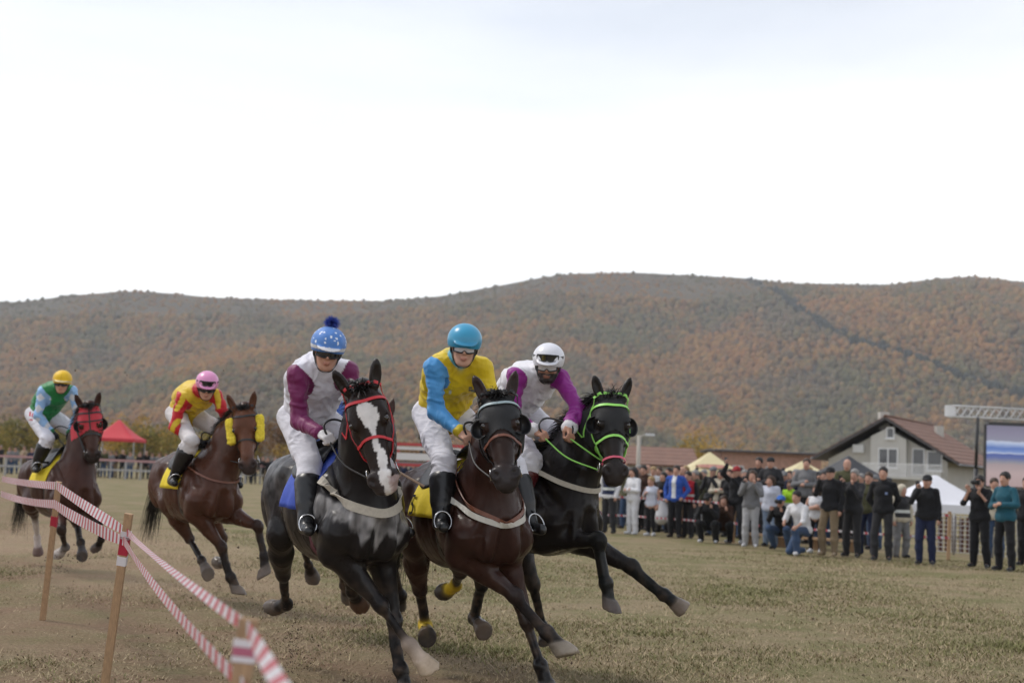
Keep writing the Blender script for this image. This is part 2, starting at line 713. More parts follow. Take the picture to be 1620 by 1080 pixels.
def horse_field(J, C):
    """J: joints in horse space; C: colour dict"""
    f = Field()
    co, pt = C['coat'], C['points']
    # trunk
    f.rc((.02, 0, 1.165), (-.42, 0, 1.18), .335, .335, co, n=Y_AX, q=.80)
    f.rc((-.42, 0, 1.18), (-.80, 0, 1.285), .335, .235, co, k=.08, n=Y_AX, q=.86)
    f.rc((-.76, 0, 1.28), (-1.02, 0, 1.24), .255, .20, co, k=.08, n=Y_AX, q=.92)
    f.rc((.08, 0, 1.44), (-.26, 0, 1.45), .095, .085, co, k=.10)
    f.rc((.05, 0, 1.14), (.24, 0, 1.10), .29, .205, co, k=.08, n=Y_AX, q=.86)
    for s in (1, -1):
        M = frame((1, 0, .35), (-.35, 0, 1))
        f.el((.10, s * .165, 1.22), (.16, .085, .27), M, co, k=.05)
        f.el((.25, s * .150, 1.09), (.125, .095, .135), None, co, k=.035)
        f.el((.03, s * .185, 1.06), (.145, .075, .125), roty(.4), co, k=.035)
        f.el((.335, s * .083, 1.035), (.095, .080, .125), None, co, k=.022)
        f.el((-.88, s * .135, 1.255), (.235, .13, .215), roty(.25), co, k=.06)
        f.el((-1.07, s * .115, 1.14), (.12, .10, .20), roty(-.2), co, k=.05)
        f.el((-.66, s * .20, 1.36), (.10, .06, .07), None, co, k=.08)
    f.rc((-1.14, 0, 1.37), (-1.27, 0, 1.34), .045, .03, co, k=.04)
    J['grooves'] = [((.45, 0, 1.14), (.41, 0, .92), .040, .045)]
    for s in (1, -1):
        J['grooves'] += [((.02, s * .215, 1.44), (.34, s * .215, 1.19), .034, .05), ((-.11, s * .290, 1.28), (-.13, s * .262, .97), .028, .05), ((.41, s * .160, 1.13), (.37, s * .165, .94), .030, .035),
                         ((-.60, s * .300, 1.32), (-.58, s * .275, 1.02), .036, .06), ((-1.03, s * .255, 1.30), (-.99, s * .245, .98), .022, .04), ((.16, s * .258, 1.30), (.12, s * .268, 1.04), .018, .035),
                         ((.24, s * .245, 1.02), (.10, s * .265, .97), .020, .035)]
    # neck
    Hm = J['head']
    poll = Hm[0]
    c0, c2 = V(-.04, 0, 1.44), head_to(Hm, (-.03, 0, -.035))
    l0, l2 = V(.20, 0, 1.20), head_to(Hm, (.05, 0, -.125))
    c1 = lerp(c0, c2, .5) + V(-.015, 0, .045)
    l1 = lerp(l0, l2, .5) + V(-.03, 0, .02)
    m1 = lerp(c1, l1, .5)
    side = nrm(np.cross(c2 - c0, l1 - c1))
    f.rc(c0, c1, .115, .095, co, k=.07, n=side, q=.75)
    f.rc(c1, c2, .095, .075, co, k=.06, n=side, q=.85)
    f.rc(l0, l1, .225, .150, co, k=.08, n=side, q=.86)
    f.rc(l1, l2, .150, .095, co, k=.06, n=side, q=.92)
    f.rc(lerp(c0, l0, .5), m1, .225, .155, co, k=.06, n=side, q=.76)
    f.rc(m1, lerp(c2, l2, .45), .155, .11, co, k=.05, n=side, q=.84)
    for s in (1, -1):       # jugular ridge / neck muscle
        f.rc(lerp(l0, l1, .1) + side * s * .10, lerp(l1, l2, .8) + side * s * .055, .055, .035, co, k=.04)
    # head
    A, O = Hm[1], Hm[0]
    hw = J.get('hw', V(1, 1, 1))
    h = lambda x, y, z: O + A @ (V(x, y, z) * hw)
    ya = A[:, 1]
    hc, mz = C['head'], C['muzzle']
    f.el(h(.11, 0, -.035), np.array((.155, .092, .105)) * hw, A, hc, k=.03)
    f.rc(h(.10, 0, -.02), h(.50, 0, -.048), .084, .055, hc, k=.03, n=ya, q=1.1)
    f.rc(h(.17, 0, .012), h(.46, 0, -.012), .045, .030, hc, k=.025)
    f.rc(h(.20, 0, -.165), h(.50, 0, -.115), .060, .040, hc, k=.03)
    for s in (1, -1):
        f.el(h(.185, s * .055, -.120), np.array((.125, .040, .112)) * hw, A, hc, k=.025)
        f.rc(h(.23, s * .074, -.045), h(.37, s * .052, -.058), .020, .014, hc, k=.018)
        f.el(h(.180, s * .068, .016), np.array((.055, .022, .026)) * hw, A, hc, k=.02)
        f.el(h(.535, s * .036, -.036), np.array((.048, .030, .036)) * hw, A, mz, k=.014, tau=.02)
    f.el(h(.545, 0, -.068), np.array((.068, .056, .052)) * hw, A, mz, k=.02, tau=.03)
    f.el(h(.590, 0, -.075), np.array((.032, .046, .034)) * hw, A, mz, k=.02, tau=.02)
    f.el(h(.555, 0, -.128), np.array((.040, .036, .026)) * hw, A, mz, k=.012, tau=.02)
    for s in (1, -1):
        e0 = h(.0, s * .056, .026)
        ed = nrm(A @ V(-.80, s * .30, .40))
        EM = frame(ed, A @ V(.45, s * .35, .8))
        f.el(e0 + ed * .075, (.100, .038, .030), EM, hc, k=.012)
        f.rc(e0 + ed * .10, e0 + ed * .175, .020, .006, C['ear'], k=.012)
        f.el(e0 + ed * .085 + EM[:, 2] * .028, (.072, .022, .023), EM, C['ear_in'], k=.006, op='s')
        f.el(h(.20, s * .086, .020), np.array((.028, .016, .022)) * hw, A, (.012, .01, .009), k=.008, op='s', tau=.006)
        f.el(h(.556, s * .043, -.008), np.array((.026, .013, .022)) * hw, A @ rotz(s * -.35), (.012, .008, .008), k=.010, op='s', tau=.012)
    f.rc(h(.50, .05, -.108), h(.60, .0, -.106), .006, .006, (.03, .02, .02), k=.006, op='s', tau=.006)
    f.rc(h(.50, -.05, -.108), h(.60, .0, -.106), .006, .006, (.03, .02, .02), k=.006, op='s', tau=.006)
    for g0, g1, gr, gk in J['grooves']:
        f.rc(g0, g1, gr, gr, None, gk, 's')
    # legs
    for key, s in (('FR', -1), ('FL', 1)):
        E, K, Ft, T = J[key]
        f.rc((.20, s * .155, 1.06), E, .135, .105, co, k=.05)
        bone = nrm(K - E)
        BM = frame(bone, V(1, 0, .2))
        f.rc(E, K, .100, .041, co, k=.035, tau=.03)
        f.el(lerp(E, K, .20) + BM[:, 2] * .018, (.16, .072, .078), BM, co, k=.03, tau=.03)
        f.el(lerp(E, K, .22) - BM[:, 2] * .030, (.14, .055, .055), BM, co, k=.02, tau=.03)
        _lower_leg(f, K, Ft, T, pt, C.get(key, {}), .058, .033, bone, False)
    for key, s in (('HR', -1), ('HL', 1)):
        S, H, Ft, T = J[key]
        hip = V(-.88, s * .125, 1.22)
        f.rc(hip, S, .195, .115, co, k=.06, n=Y_AX, q=.72)
        bone = nrm(H - S)
        f.rc(S, lerp(S, H, .5), .112, .082, co, k=.05, n=Y_AX, q=.8, tau=.03)
        f.rc(lerp(S, H, .45), H, .092, .050, co, k=.04, tau=.03)
        f.rc(hip + V(-.17, 0, -.05), lerp(S, H, .55) - V(.02, 0, 0), .11, .055, co, k=.05, n=Y_AX, q=.8)
        _lower_leg(f, H, Ft, T, pt, C.get(key, {}), .058, .036, bone, True)
    return f


def _lower_leg(f, K, Ft, T, pt, c, rk, rcn, bone, hind):
    cn = nrm(Ft - K)
    back = nrm(np.cross(np.cross(bone, cn), cn)) if np.linalg.norm(np.cross(bone, cn)) > .08 else nrm(V(-1, 0, 0) + cn * cn[0])
    if not hind and back[0] > 0.3 and cn[2] < -.5:
        back = -back
    if hind:
        back = nrm(V(-1, 0, .2) - cn * (V(-1, 0, .2) @ cn))
    kn = c.get('knee', pt)
    cc = c.get('cannon', pt)
    M = frame(cn, back)
    f.el(K, (.072, rk * .92, rk), M, kn, k=.02, tau=.03)
    if hind:
        f.rc(K - cn * .01, K + back * .045 - cn * .055, .036, .022, kn, k=.02)
        f.rc(K + back * .043 - cn * .05, K + back * .02 - bone * .16, .018, .02, kn, k=.02)
    else:
        f.el(K - back * .014 - cn * .005, (.05, .04, .034), M, kn, k=.015)
    f.rc(K, Ft, rcn, rcn * .86, cc, k=.018)
    f.rc(K + back * .032, Ft + back * .026, .019, .021, cc, k=.010)
    f.el(Ft, (.052, .046, .048), M, c.get('fetlock', cc), k=.018)
    f.el(Ft + back * .026, (.030, .026, .026), M, c.get('fetlock', cc), k=.015)
    ax = nrm(T - Ft)
    P = lerp(Ft, T, .50)
    f.rc(Ft, P, .041, .043, c.get('pastern', c.get('fetlock', cc)), k=.018)
    fw = ax - cn * (ax @ cn)
    fw = nrm(fw) if np.linalg.norm(fw) > .15 else -back
    n = nrm(ax - fw * .55)
    L = np.linalg.norm(T - P)
    f.hoof(P - ax * .004, T + ax * .004, .050, .070, n, .5 * L * (ax @ n), c.get('hoof', (.10, .085, .072)), k=.012)


def strap(f, pts, n, off=.002, snap=True):
    P = spline(pts, n)
    if snap:
        return f.snap(P, off)
    return P, f.grad(P)


def sample_radial(f, x, z0, phis, off, rmax=.6):
    """points on the trunk surface on the plane x, angle phi from straight up (positive = left); arrays broadcast"""
    x, phis = np.broadcast_arrays(np.asarray(x, float), np.asarray(phis, float))
    sh = phis.shape
    x, phis = x.ravel(), phis.ravel()
    o = np.stack([x, 0 * x, 0 * x + z0], 1)
    D = np.stack([0 * phis, np.sin(phis), np.cos(phis)], 1)
    lo, hi = np.full(len(phis), .05), np.full(len(phis), rmax)
    for _ in range(13):
        m = (lo + hi) / 2
        v = f.eval(o + D * m[:, None]) - off
        lo, hi = np.where(v < 0, m, lo), np.where(v < 0, hi, m)
    return (o + D * lo[:, None]).reshape(*sh, 3)


def relax(P, it=3, closed=False):
    P = np.array(P)
    for _ in range(it):
        P[1:-1] = P[1:-1] * .4 + (P[:-2] + P[2:]) * .3
    return P


def patch(mb, G, t=.006):
    """thick sheet from a grid G[i][j] of points, thickness t along the grid normal"""
    G = np.asarray(G, float)
    a, b = G.shape[:2]
    du, dv = np.gradient(G, axis=0), np.gradient(G, axis=1)
    N = np.cross(du, dv)
    N /= np.linalg.norm(N, axis=-1, keepdims=True) + 1e-12
    Vt = np.vstack([G.reshape(-1, 3), (G + N * t).reshape(-1, 3)])
    F = []
    n = a * b
    for i in range(a - 1):
        for j in range(b - 1):
            q = (i * b + j, (i + 1) * b + j, (i + 1) * b + j + 1, i * b + j + 1)
            F.append(q[::-1])
            F.append(tuple(k + n for k in q))
    edge = [i * b for i in range(a)] + [(a - 1) * b + j for j in range(1, b)] + [i * b + b - 1 for i in range(a - 2, -1, -1)] + [j for j in range(b - 2, 0, -1)]
    for i in range(len(edge)):
        k, l = edge[i], edge[(i + 1) % len(edge)]
        F.append((k, l, l + n, k + n))
    mb.raw(Vt, F)
    return mb


def hair_ribbons(name, roots, tips_dir, length, width, droop, seed, mtl, parent, segs=4, jitter=.35, wave=.0):
    rng = np.random.default_rng(seed)
    n = len(roots)
    L = np.broadcast_to(np.asarray(length, float), (n,)) * rng.uniform(.6, 1.15, n)
    D = tips_dir + rng.normal(0, jitter, (n, 3))
    D /= np.linalg.norm(D, axis=1, keepdims=True)
    W = rng.normal(0, 1, (n, 3))
    W = np.cross(D, W)
    W /= np.linalg.norm(W, axis=1, keepdims=True)
    vs, qs = [], []
    ph = rng.uniform(0, 6.28, n)
    for i in range(segs + 1):
        t = i / segs
        c = roots + D * (L * t)[:, None] + np.array([0, 0, -1.0]) * (droop * L * t * t)[:, None] + W * (wave * L * np.sin(ph + 4 * t) * t)[:, None]
        w = (width * (1 - .85 * t))
        vs += [c + W * w, c - W * w]
    A = np.stack(vs, 1)                     # n, 2*(segs+1), 3
    m = A.shape[1]
    for i in range(segs):
        qs.append(np.stack([np.arange(n) * m + 2 * i, np.arange(n) * m + 2 * i + 1, np.arange(n) * m + 2 * i + 3, np.arange(n) * m + 2 * i + 2], 1))
    me = mesh_np(name, A.reshape(-1, 3), np.vstack(qs))
    return obj(name, me, mtl, parent)


def coat_material(name, rough=.40, sweat=0.0):
    m = mat(name, None, rough=rough, spec=.13, var=.22, vscale=9, bump=.16, bscale=120, bdist=.004)
    nt = m.node_tree
    b = nt.nodes['Principled BSDF']
    tc = [x for x in nt.nodes if x.type == 'TEX_COORD'][0]
    n = nt.nodes.new('ShaderNodeTexNoise')
    n.inputs['Scale'].default_value = 5.0
    n.inputs['Detail'].default_value = 4
    nt.links.new(tc.outputs['Object'], n.inputs['Vector'])
    mr = nt.nodes.new('ShaderNodeMapRange')
    mr.inputs['From Min'].default_value = .35
    mr.inputs['From Max'].default_value = .65
    mr.inputs['To Min'].default_value = rough - .10
    mr.inputs['To Max'].default_value = rough + .16
    nt.links.new(n.outputs['Fac'], mr.inputs['Value'])
    nt.links.new(mr.outputs['Result'], b.inputs['Roughness'])
    # sweat: wet gloss in patches
    n3 = nt.nodes.new('ShaderNodeTexNoise')
    n3.inputs['Scale'].default_value = 3.2
    n3.inputs['Detail'].default_value = 6
    n3.inputs['Roughness'].default_value = .65
    nt.links.new(tc.outputs['Object'], n3.inputs['Vector'])
    m3 = nt.nodes.new('ShaderNodeMapRange')
    m3.inputs['From Min'].default_value = .42
    m3.inputs['From Max'].default_value = .62
    m3.inputs['To Min'].default_value = .0
    m3.inputs['To Max'].default_value = .42
    nt.links.new(n3.outputs['Fac'], m3.inputs['Value'])
    nt.links.new(m3.outputs['Result'], b.inputs['Coat Weight'])
    b.inputs['Coat Roughness'].default_value = .17
    b.inputs['Coat IOR'].default_value = 1.38
    return m


HAIR = mat('black_hair', (.012, .010, .009), rough=.45, var=.3, vscale=40)
EYE = mat('horse_eye', (.012, .007, .004), rough=.06, coat=.6)
STEEL = mat('bit_steel', (.55, .55, .56), rough=.25, metal=1.0)
LEATHER_BLACK = mat('black_leather', (.014, .013, .013), rough=.42, var=.25, vscale=30)
LEATHER_BROWN = mat('brown_leather', (.16, .055, .030), rough=.42, var=.2, vscale=30)
WEB_CREAM = mat('cream_webbing', (.46, .42, .35), rough=.8, var=.12, vscale=60)


def horse(spec):
    sc = spec.get('scale', 1.0)
    a = math.radians(spec['heading'])
    R = rotz(a - math.pi / 2) @ roty(-math.radians(spec.get('pitch', 0))) @ rotx(math.radians(spec.get('lean', 0)))
    chest = at(*spec['chest'], spec['d'])
    root = chest - R @ (V(.42, 0, 1.08) * sc)
    toL = lambda p: (R.T @ (np.asarray(p) - root)) / sc
    toW = lambda p: root + R @ (np.asarray(p, float) * sc)
    J = {}
    # neck and head
    nb = toW((.10, 0, 1.36))
    poll = reach(nb, *spec['poll'], spec.get('neck', .74) * sc, spec.get('poll_near', True))
    muz = reach(poll, *spec['muzzle'], .615 * sc, spec.get('muz_near', True))
    pl, ml = toL(poll), toL(muz)
    x = nrm(ml - pl)
    lat = R.T @ (rotz(math.radians(spec.get('hyaw', 0))) @ V(1, 0, math.tan(math.radians(spec.get('hroll', 0)))))
    y = nrm(lat - x * (lat @ x))
    A = np.stack([x, y, np.cross(x, y)], 1)
    if (R @ A[:, 2])[1] > 0:
        A[:, 2] *= -1
        A[:, 1] *= -1
    J['head'] = (pl, A)
    J['hw'] = hw = V(1, 1.38, 1.15) * spec.get('hsize', 1.0)
    J['hw'][0] = 1
    # legs
    el = {'fwd': V(.15, .165, .955), 'mid': V(.05, .175, .93), 'back': V(.0, .175, .95)}
    st = {'fwd': V(-.58, .185, 1.02), 'mid': V(-.68, .19, .99), 'back': V(-.80, .175, .96)}
    for key, s in (('FR', -1), ('FL', 1), ('HR', -1), ('HL', 1)):
        pose, jl = spec[key]
        fore = key[0] == 'F'
        p0 = (el if fore else st)[pose] * V(1, s, 1)
        lens = (.43, .30, .19) if fore else (.46, .37, .19)
        ch = [p0]
        cur = toW(p0)
        for (u, v, nf), L in zip(jl, lens):
            cur = reach(cur, u, v, L * sc, nf == 'n')
            ch.append(toL(cur))
        J[key] = ch
    f = horse_field(J, spec['col'])
    Vt, Q = f.mesh(spec['vox'])
    Vt = smooth(Vt, Q, 2)
    N = vnormals(Vt, Q)
    far = np.linalg.norm(Vt - J['head'][0], axis=1) > .5
    rib = np.sin(Vt[:, 0] * 52 + Vt[:, 2] * 9) * np.clip(1 - np.abs(Vt[:, 0] + .38) / .30, 0, 1) * np.clip(1 - np.abs(Vt[:, 2] - 1.12) / .22, 0, 1)
    vq = Vt + .03 * np.stack([vnoise(Vt, 9, 21), vnoise(Vt, 9, 22), vnoise(Vt, 9, 23)], 1)
    vein = np.clip(1 - np.abs(vnoise(vq * V(1.4, 1.4, .8), 8.5, 24)) * 9, 0, 1) * .0035 * (np.abs(Vt[:, 1]) > .03)
    Vt = Vt + N * ((fbm(Vt, 14, 2, 3) * .0020) + far * (vnoise(Vt * V(1, 1, .6), 7.5, 8) * .0075 + rib * .0022 + vein))[:, None]
    C = f.colours(Vt, spec['col']['coat'])
    HL_ = (Vt - J['head'][0]) @ A / hw
    if 'paint' in spec:
        C = spec['paint'](Vt, HL_, C, N)
    # dried dust and mud on the legs and belly
    mud = np.clip((.95 - Vt[:, 2]) / .6, 0, 1) * np.clip(.15 + .8 * fbm(Vt, 19, 3, 14), 0, 1) * .45
    C = lerp(C, np.array((.17, .115, .08)), mud[:, None])
    root_o = empty('racehorse')
    root_o.matrix_world = Matrix([[*(R[i] * sc), root[i]] for i in range(3)] + [[0, 0, 0, 1]])
    tag(root_o, spec['label'], 'horse', 'racehorses galloping round the bend')
    body = obj('body', mesh_np('body', Vt, Q, C), spec['mat'], root_o)
    H = lambda x, y, z: J['head'][0] + A @ (V(x, y, z) * hw)
    for s in (1, -1):
        e = MB().lathe([(0, -.023), (.014, -.0185), (.022, -.007), (.022, .007), (.014, .0185), (0, .023)], 14, H(.20, s * .0715, .017), A)
        e.build('eye', EYE, root_o, True)
    rng = np.random.default_rng(spec.get('seed', 1))
    # mane along the crest
    c0, c2 = V(-.06, 0, 1.52), H(-.03, 0, .035)
    c1 = lerp(c0, c2, .5) + V(-.05, 0, .08)
    cr = spline([c0, lerp(c0, c1, .5) + V(-.02, 0, .03), c1, lerp(c1, c2, .5) + V(-.02, 0, .03), c2], 60)
    cr, cn = f.snap(cr, -.004)
    cr = spline(cr, 700)
    md = nrm(V(-.75, 0, .35)) + R.T @ V(spec.get('mane_side', -1) * .5, .25, 0)
    hair_ribbons('mane', cr + rng.normal(0, .007, cr.shape), np.tile(md, (700, 1)), spec.get('mane_len', .11), .004, .5, 5, HAIR, root_o, jitter=.32)
    fl = H(-.005, 0, .045) + (rng.normal(0, 1, (160, 3)) * V(.012, .026, .008)) @ A.T
    fd = A @ V(*spec.get('forelock', (-.2, 0, 1.0)))
    hair_ribbons('forelock', fl, np.tile(fd, (160, 1)), spec.get('forelock_len', .11), .0035, .45, 6, HAIR, root_o, jitter=.38)
    # tail, streaming behind
    tr = V(-1.24, 0, 1.35) + rng.normal(0, 1, (420, 3)) * V(.05, .018, .02)
    td = V(-1.0, 0, -.35)
    hair_ribbons('tail', tr, np.tile(td, (420, 1)), spec.get('tail_len', .42), .005, 1.3, 7, HAIR, root_o, jitter=.10, segs=7, wave=.06)
    out = dict(root=root_o, f=f, J=J, A=A, H=H, toW=toW, toL=toL, R=R, sc=sc, V=Vt, Q=Q, HL=HL_, N=N, spec=spec)
    return out


def tack(h, hands_w, c):
    """bridle, reins, girth, breast girth, saddle cloth and saddle; c holds materials"""
    f, H, A, root = h['f'], h['H'], h['A'], h['root']
    toL = h['toL']
    br = empty('bridle')
    br.parent = root
    bm = c['bridle']
    w = c.get('bw', .019)
    hh = lambda pts, n, off=c.get('boff', .004): strap(f, [H(*p) for p in pts], n, off)
    sub = lambda name, pts, n, ww=w, mm=bm, off=c.get('boff', .004), t=.004: MB().ribbon(*hh(pts, n, off), ww, t).build(name, mm, br)
    sub('browband', [(.055, .105, -.055), (.06, .09, .03), (.075, .045, .075), (.085, 0, .085), (.075, -.045, .075), (.06, -.09, .03), (.055, -.105, -.055)], 24, mm=c.get('browband', bm))
    sub('headpiece', [(.055, .105, -.055), (-.015, .085, .02), (-.035, .03, .055), (-.035, -.03, .055), (-.015, -.085, .02), (.055, -.105, -.055)], 20)
    for s in (1, -1):
        sub('cheekpiece', [(.055, s * .105, -.055), (.17, s * .12, -.055), (.30, s * .09, -.075), (.44, s * .07, -.10)], 18)
        sub('throat_lash', [(.055, s * .105, -.055), (.13, s * .11, -.14), (.16, s * .06, -.24), (.16, 0, -.25)], 14, w * .6)
        ring = [H(.465, s * .066, -.112) + A @ V(.034 * math.cos(t), s * .004 * math.cos(t), .034 * math.sin(t)) for t in np.linspace(0, 2 * math.pi, 17)]
        MB().tube(ring, .0045, 6, False).build('bit_ring', STEEL, br, True)
    zs = c.get('noseband_x', .31)
    sub('noseband', [(zs + .03, .0, -.17), (zs + .015, .06, -.14), (zs + .01, .085, -.07), (zs, .05, .0), (zs - .005, 0, .02), (zs, -.05, .0), (zs + .01, -.085, -.07), (zs + .015, -.06, -.14), (zs + .03, 0, -.17)], 36, w * .9, c.get('noseband', bm))
    if c.get('drop'):
        sub('drop_noseband', [(.40, 0, -.15), (.43, .06, -.12), (.45, .062, -.07), (.46, .03, -.01), (.46, 0, -.005), (.46, -.03, -.01), (.45, -.062, -.07), (.43, -.06, -.12), (.40, 0, -.15)], 30, w * .8, c['drop'])
    if c.get('center'):
        sub('face_strap', [(-.02, 0, .065), (.08, 0, .085), (.18, 0, .06), (.28, 0, .03)], 14, w * .8, c['center'])
        sub('face_strap', [(.15, .11, -.02), (.17, .06, .06), (.175, 0, .065), (.17, -.06, .06), (.15, -.11, -.02)], 18, w * .8, c['center'])
    rb = empty('reins')
    rb.parent = root
    for s, hw in zip((-1, 1), hands_w):
        b = H(.475, s * .068, -.125)
        e = toL(hw)
        mid = lerp(b, e, .5) + V(0, s * .03, -.03)
        P = spline([b, mid, e], 16)
        MB().tube(P, .006, 6).build('rein', c.get('rein', LEATHER_BLACK), rb, True)
    # loose rein loop at the hands
    e0, e1 = toL(hands_w[0]), toL(hands_w[1])
    lp = spline([e0, e0 + V(-.02, -.03, .09), lerp(e0, e1, .5) + V(-.10, 0, .14), e1 + V(-.02, .03, .09), e1], 22)
    MB().tube(lp, .007, 6).build('rein_loop', LEATHER_BLACK, rb, True)
    # girth
    ph = np.linspace(-math.pi, math.pi, 61)
    for x0, ww, mm in ((-.14, .075, c.get('girth', LEATHER_BLACK)),):
        P = sample_radial(f, x0, 1.15, ph[:-1], .004)
        P[:, 0] += .0
        MB().ribbon(P, np.cross(np.roll(P, -1, 0) - np.roll(P, 1, 0), V(1, 0, 0)), ww, .006, True).build('girth', mm, root)
    # breast girth round the chest
    if c.get('breast'):
        bz = c.get('breast_z', 1.30)
        pts = [(-.12, .26, bz + .10), (.05, .27, bz + .06), (.22, .21, bz - .02), (.36, .10, bz - .09), (.40, 0, bz - .11), (.36, -.10, bz - .09), (.22, -.21, bz - .02), (.05, -.27, bz + .06), (-.12, -.26, bz + .10)]
        P, N = strap(f, pts, 40, .010)
        P = relax(f.snap(relax(P, 6), .014, 3)[0], 2)
        N = f.grad(P)
        P, N = P[4:-4], N[4:-4]
        MB().ribbon(P, N, c.get('breast_w', .05), .007).build('breast_girth', c['breast'], root)
    if c.get('collar'):
        pts = [(-.02, .10, 1.52), (.10, .16, 1.42), (.24, .16, 1.30), (.36, .08, 1.21), (.39, 0, 1.19), (.36, -.08, 1.21), (.24, -.16, 1.30), (.10, -.16, 1.42), (-.02, -.10, 1.52)]
        P, N = strap(f, pts, 40, .008)
        P = relax(f.snap(relax(P, 4), .012, 3)[0], 2)
        N = f.grad(P)
        MB().ribbon(P, N, .026, .006).build('breast_collar', c['collar'], root)
    # saddle cloth
    phs = np.linspace(-1.50, 1.50, 31)
    tt = np.linspace(0, 1, 14)[:, None]
    G = sample_radial(f, lerp(-.50, -.06, tt), 1.15, phs[None], .008)
    G[..., 0] += .05 * np.cos(phs)
    G[..., 1] += np.sin(phs) * (np.abs(np.sin(phs)) ** 4 * (.012 + .010 * np.sin(tt * 17)))
    cl = patch(MB(), G, .007).build('saddle_cloth', c['cloth'], root, True)
    if c.get('number'):
        dig, col = c['number']
        cu = bpy.data.curves.new('number', 'FONT')
        cu.body = dig
        cu.size = .20
        cu.align_x = 'CENTER'
        cu.align_y = 'CENTER'
        cu.extrude = .002
        to = bpy.data.objects.new('tmp', cu)
        COL.objects.link(to)
        dg = bpy.context.evaluated_depsgraph_get()
        me = bpy.data.meshes.new_from_object(to.evaluated_get(dg))
        bpy.data.objects.remove(to)
        co = np.zeros(len(me.vertices) * 3)
        me.vertices.foreach_get('co', co)
        co = co.reshape(-1, 3)
        # wrap on the right flank: text x -> +x, text y -> up along the cloth
        phi = -1.30 + co[:, 1] / .34
        P = sample_radial(f, -.40 + co[:, 0], 1.15, phi, .034)
        me.vertices.foreach_set('co', P.astype(np.float32).ravel())
        me.update()
        o = obj('number', me, col, cl)
        me.materials.clear()
        me.materials.append(col)
    # saddle: low racing pad with pommel, cantle and flaps
    t = np.linspace(0, 1, 13)[:, None]
    rise = .016 + .055 * np.maximum(0, (.22 - t) / .22) ** 1.5 + .07 * np.maximum(0, (t - .75) / .25) ** 1.5
    half = .62 + .30 * np.sin(math.pi * np.minimum(1, t * .9 + .1))
    ps = np.linspace(-1, 1, 21)[None] * half
    G = sample_radial(f, lerp(-.48, -.14, t), 1.15, ps, .018)
    G[..., 2] += rise * np.cos(np.linspace(-1, 1, 21)[None] * math.pi / 2) ** 2
    patch(MB(), G, .012).build('saddle', c.get('saddle', LEATHER_BLACK), root, True)
    return h


def blinker_hood(h, m, cup_mat, rim=None, cups=True, xlo=-.06, xhi=.26):
    """cloth mask over the upper head, cut out round the eyes, with cups behind them"""
    Vt, Q, HL_, N, A, H = h['V'], h['Q'], h['HL'], h['N'], h['A'], h['H']
    c = HL_[Q].mean(1)
    eye = np.abs(((c - V(.20, 0, .0)) * V(1, 0, 1)) ** 2).sum(1) < .040 ** 2
    eye &= np.abs(c[:, 1]) > .05
    earz = (c[:, 0] < .03) & (c[:, 2] > .062)
    sel = (c[:, 0] > .0) & (c[:, 0] < xhi + .03 * np.abs(c[:, 1]) / .08) & (c[:, 2] > -.17) & (c[:, 2] < .11) & (np.abs(c[:, 1]) < .16) & ~eye & ~earz
    q = Q[sel]
    u, inv = np.unique(q, return_inverse=True)
    q = inv.reshape(q.shape)
    P = Vt[u] + N[u] * .007
    o = obj('blinker_hood', mesh_np('blinker_hood', P, q), m, h['root'])
    if cups:
        for s in (1, -1):
            mb = MB()
            # bowl opening forward, flaring out behind the eye
            cen = H(.185, s * .060, -.035)
            af = nrm(A @ V(.30, s * .50, .80))
            out_ = A @ V(0, s, 0)
            out_ = nrm(out_ - af * (out_ @ af))
            alo = np.cross(af, out_)
            rows = []
            for i, th in enumerate(np.linspace(.25, 1.35, 8)):
                row = []
                for j in range(21):
                    p = math.radians(-128 + 256 * j / 20)
                    row.append(cen + out_ * .022 + af * (.060 * (1 - math.cos(th)) / .78) + (out_ * math.cos(p) * 1.0 + alo * math.sin(p) * 1.0) * .066 * math.sin(th))
                rows.append(row)
            G = np.array(rows)
            if s > 0:
                G = G[:, ::-1]
            patch(mb, G, .004)
            mb.build('blinker_cup', cup_mat, o, True)
    return o

# ------------------------------------------------------------------ people
SKIN = mat('skin', None, rough=.55, spec=.35, var=.06, vscale=40, bump=.04, bscale=200, bdist=.002)
CLOTH = mat('cloth', None, rough=.85, spec=.2, var=.10, vscale=18, bump=.25, bscale=28, bdist=.012, sheen=.1)
SATIN = mat('racing_silk', None, rough=.48, spec=.3, var=.06, vscale=9, bump=.42, bscale=13, bdist=.02, sheen=.1, stretch=(1.6, 1.6, .7))
BREECH = mat('white_breeches', None, rough=.75, spec=.25, var=.05, vscale=9, bump=.40, bscale=14, bdist=.02, stretch=(.8, .8, 2.2))
HAIRM = mat('hair', None, rough=.55, spec=.4, var=.3, vscale=60, bump=.5, bscale=90, bdist=.006)
LEA = mat('leather', None, rough=.34, spec=.5, var=.2, vscale=20, bump=.1, bscale=40, bdist=.006)
GLOSS = mat('helmet_gloss', None, rough=.30, spec=.5, var=.03, vscale=8)
LENS_DARK = mat('dark_lens', (.012, .014, .018), rough=.06, spec=.7, coat=.5)
LENS_CLEAR = mat('clear_lens', (.75, .78, .80), rough=.04, spec=.6, alpha=.34)
RUBBER = mat('black_rubber', (.015, .015, .015), rough=.5)


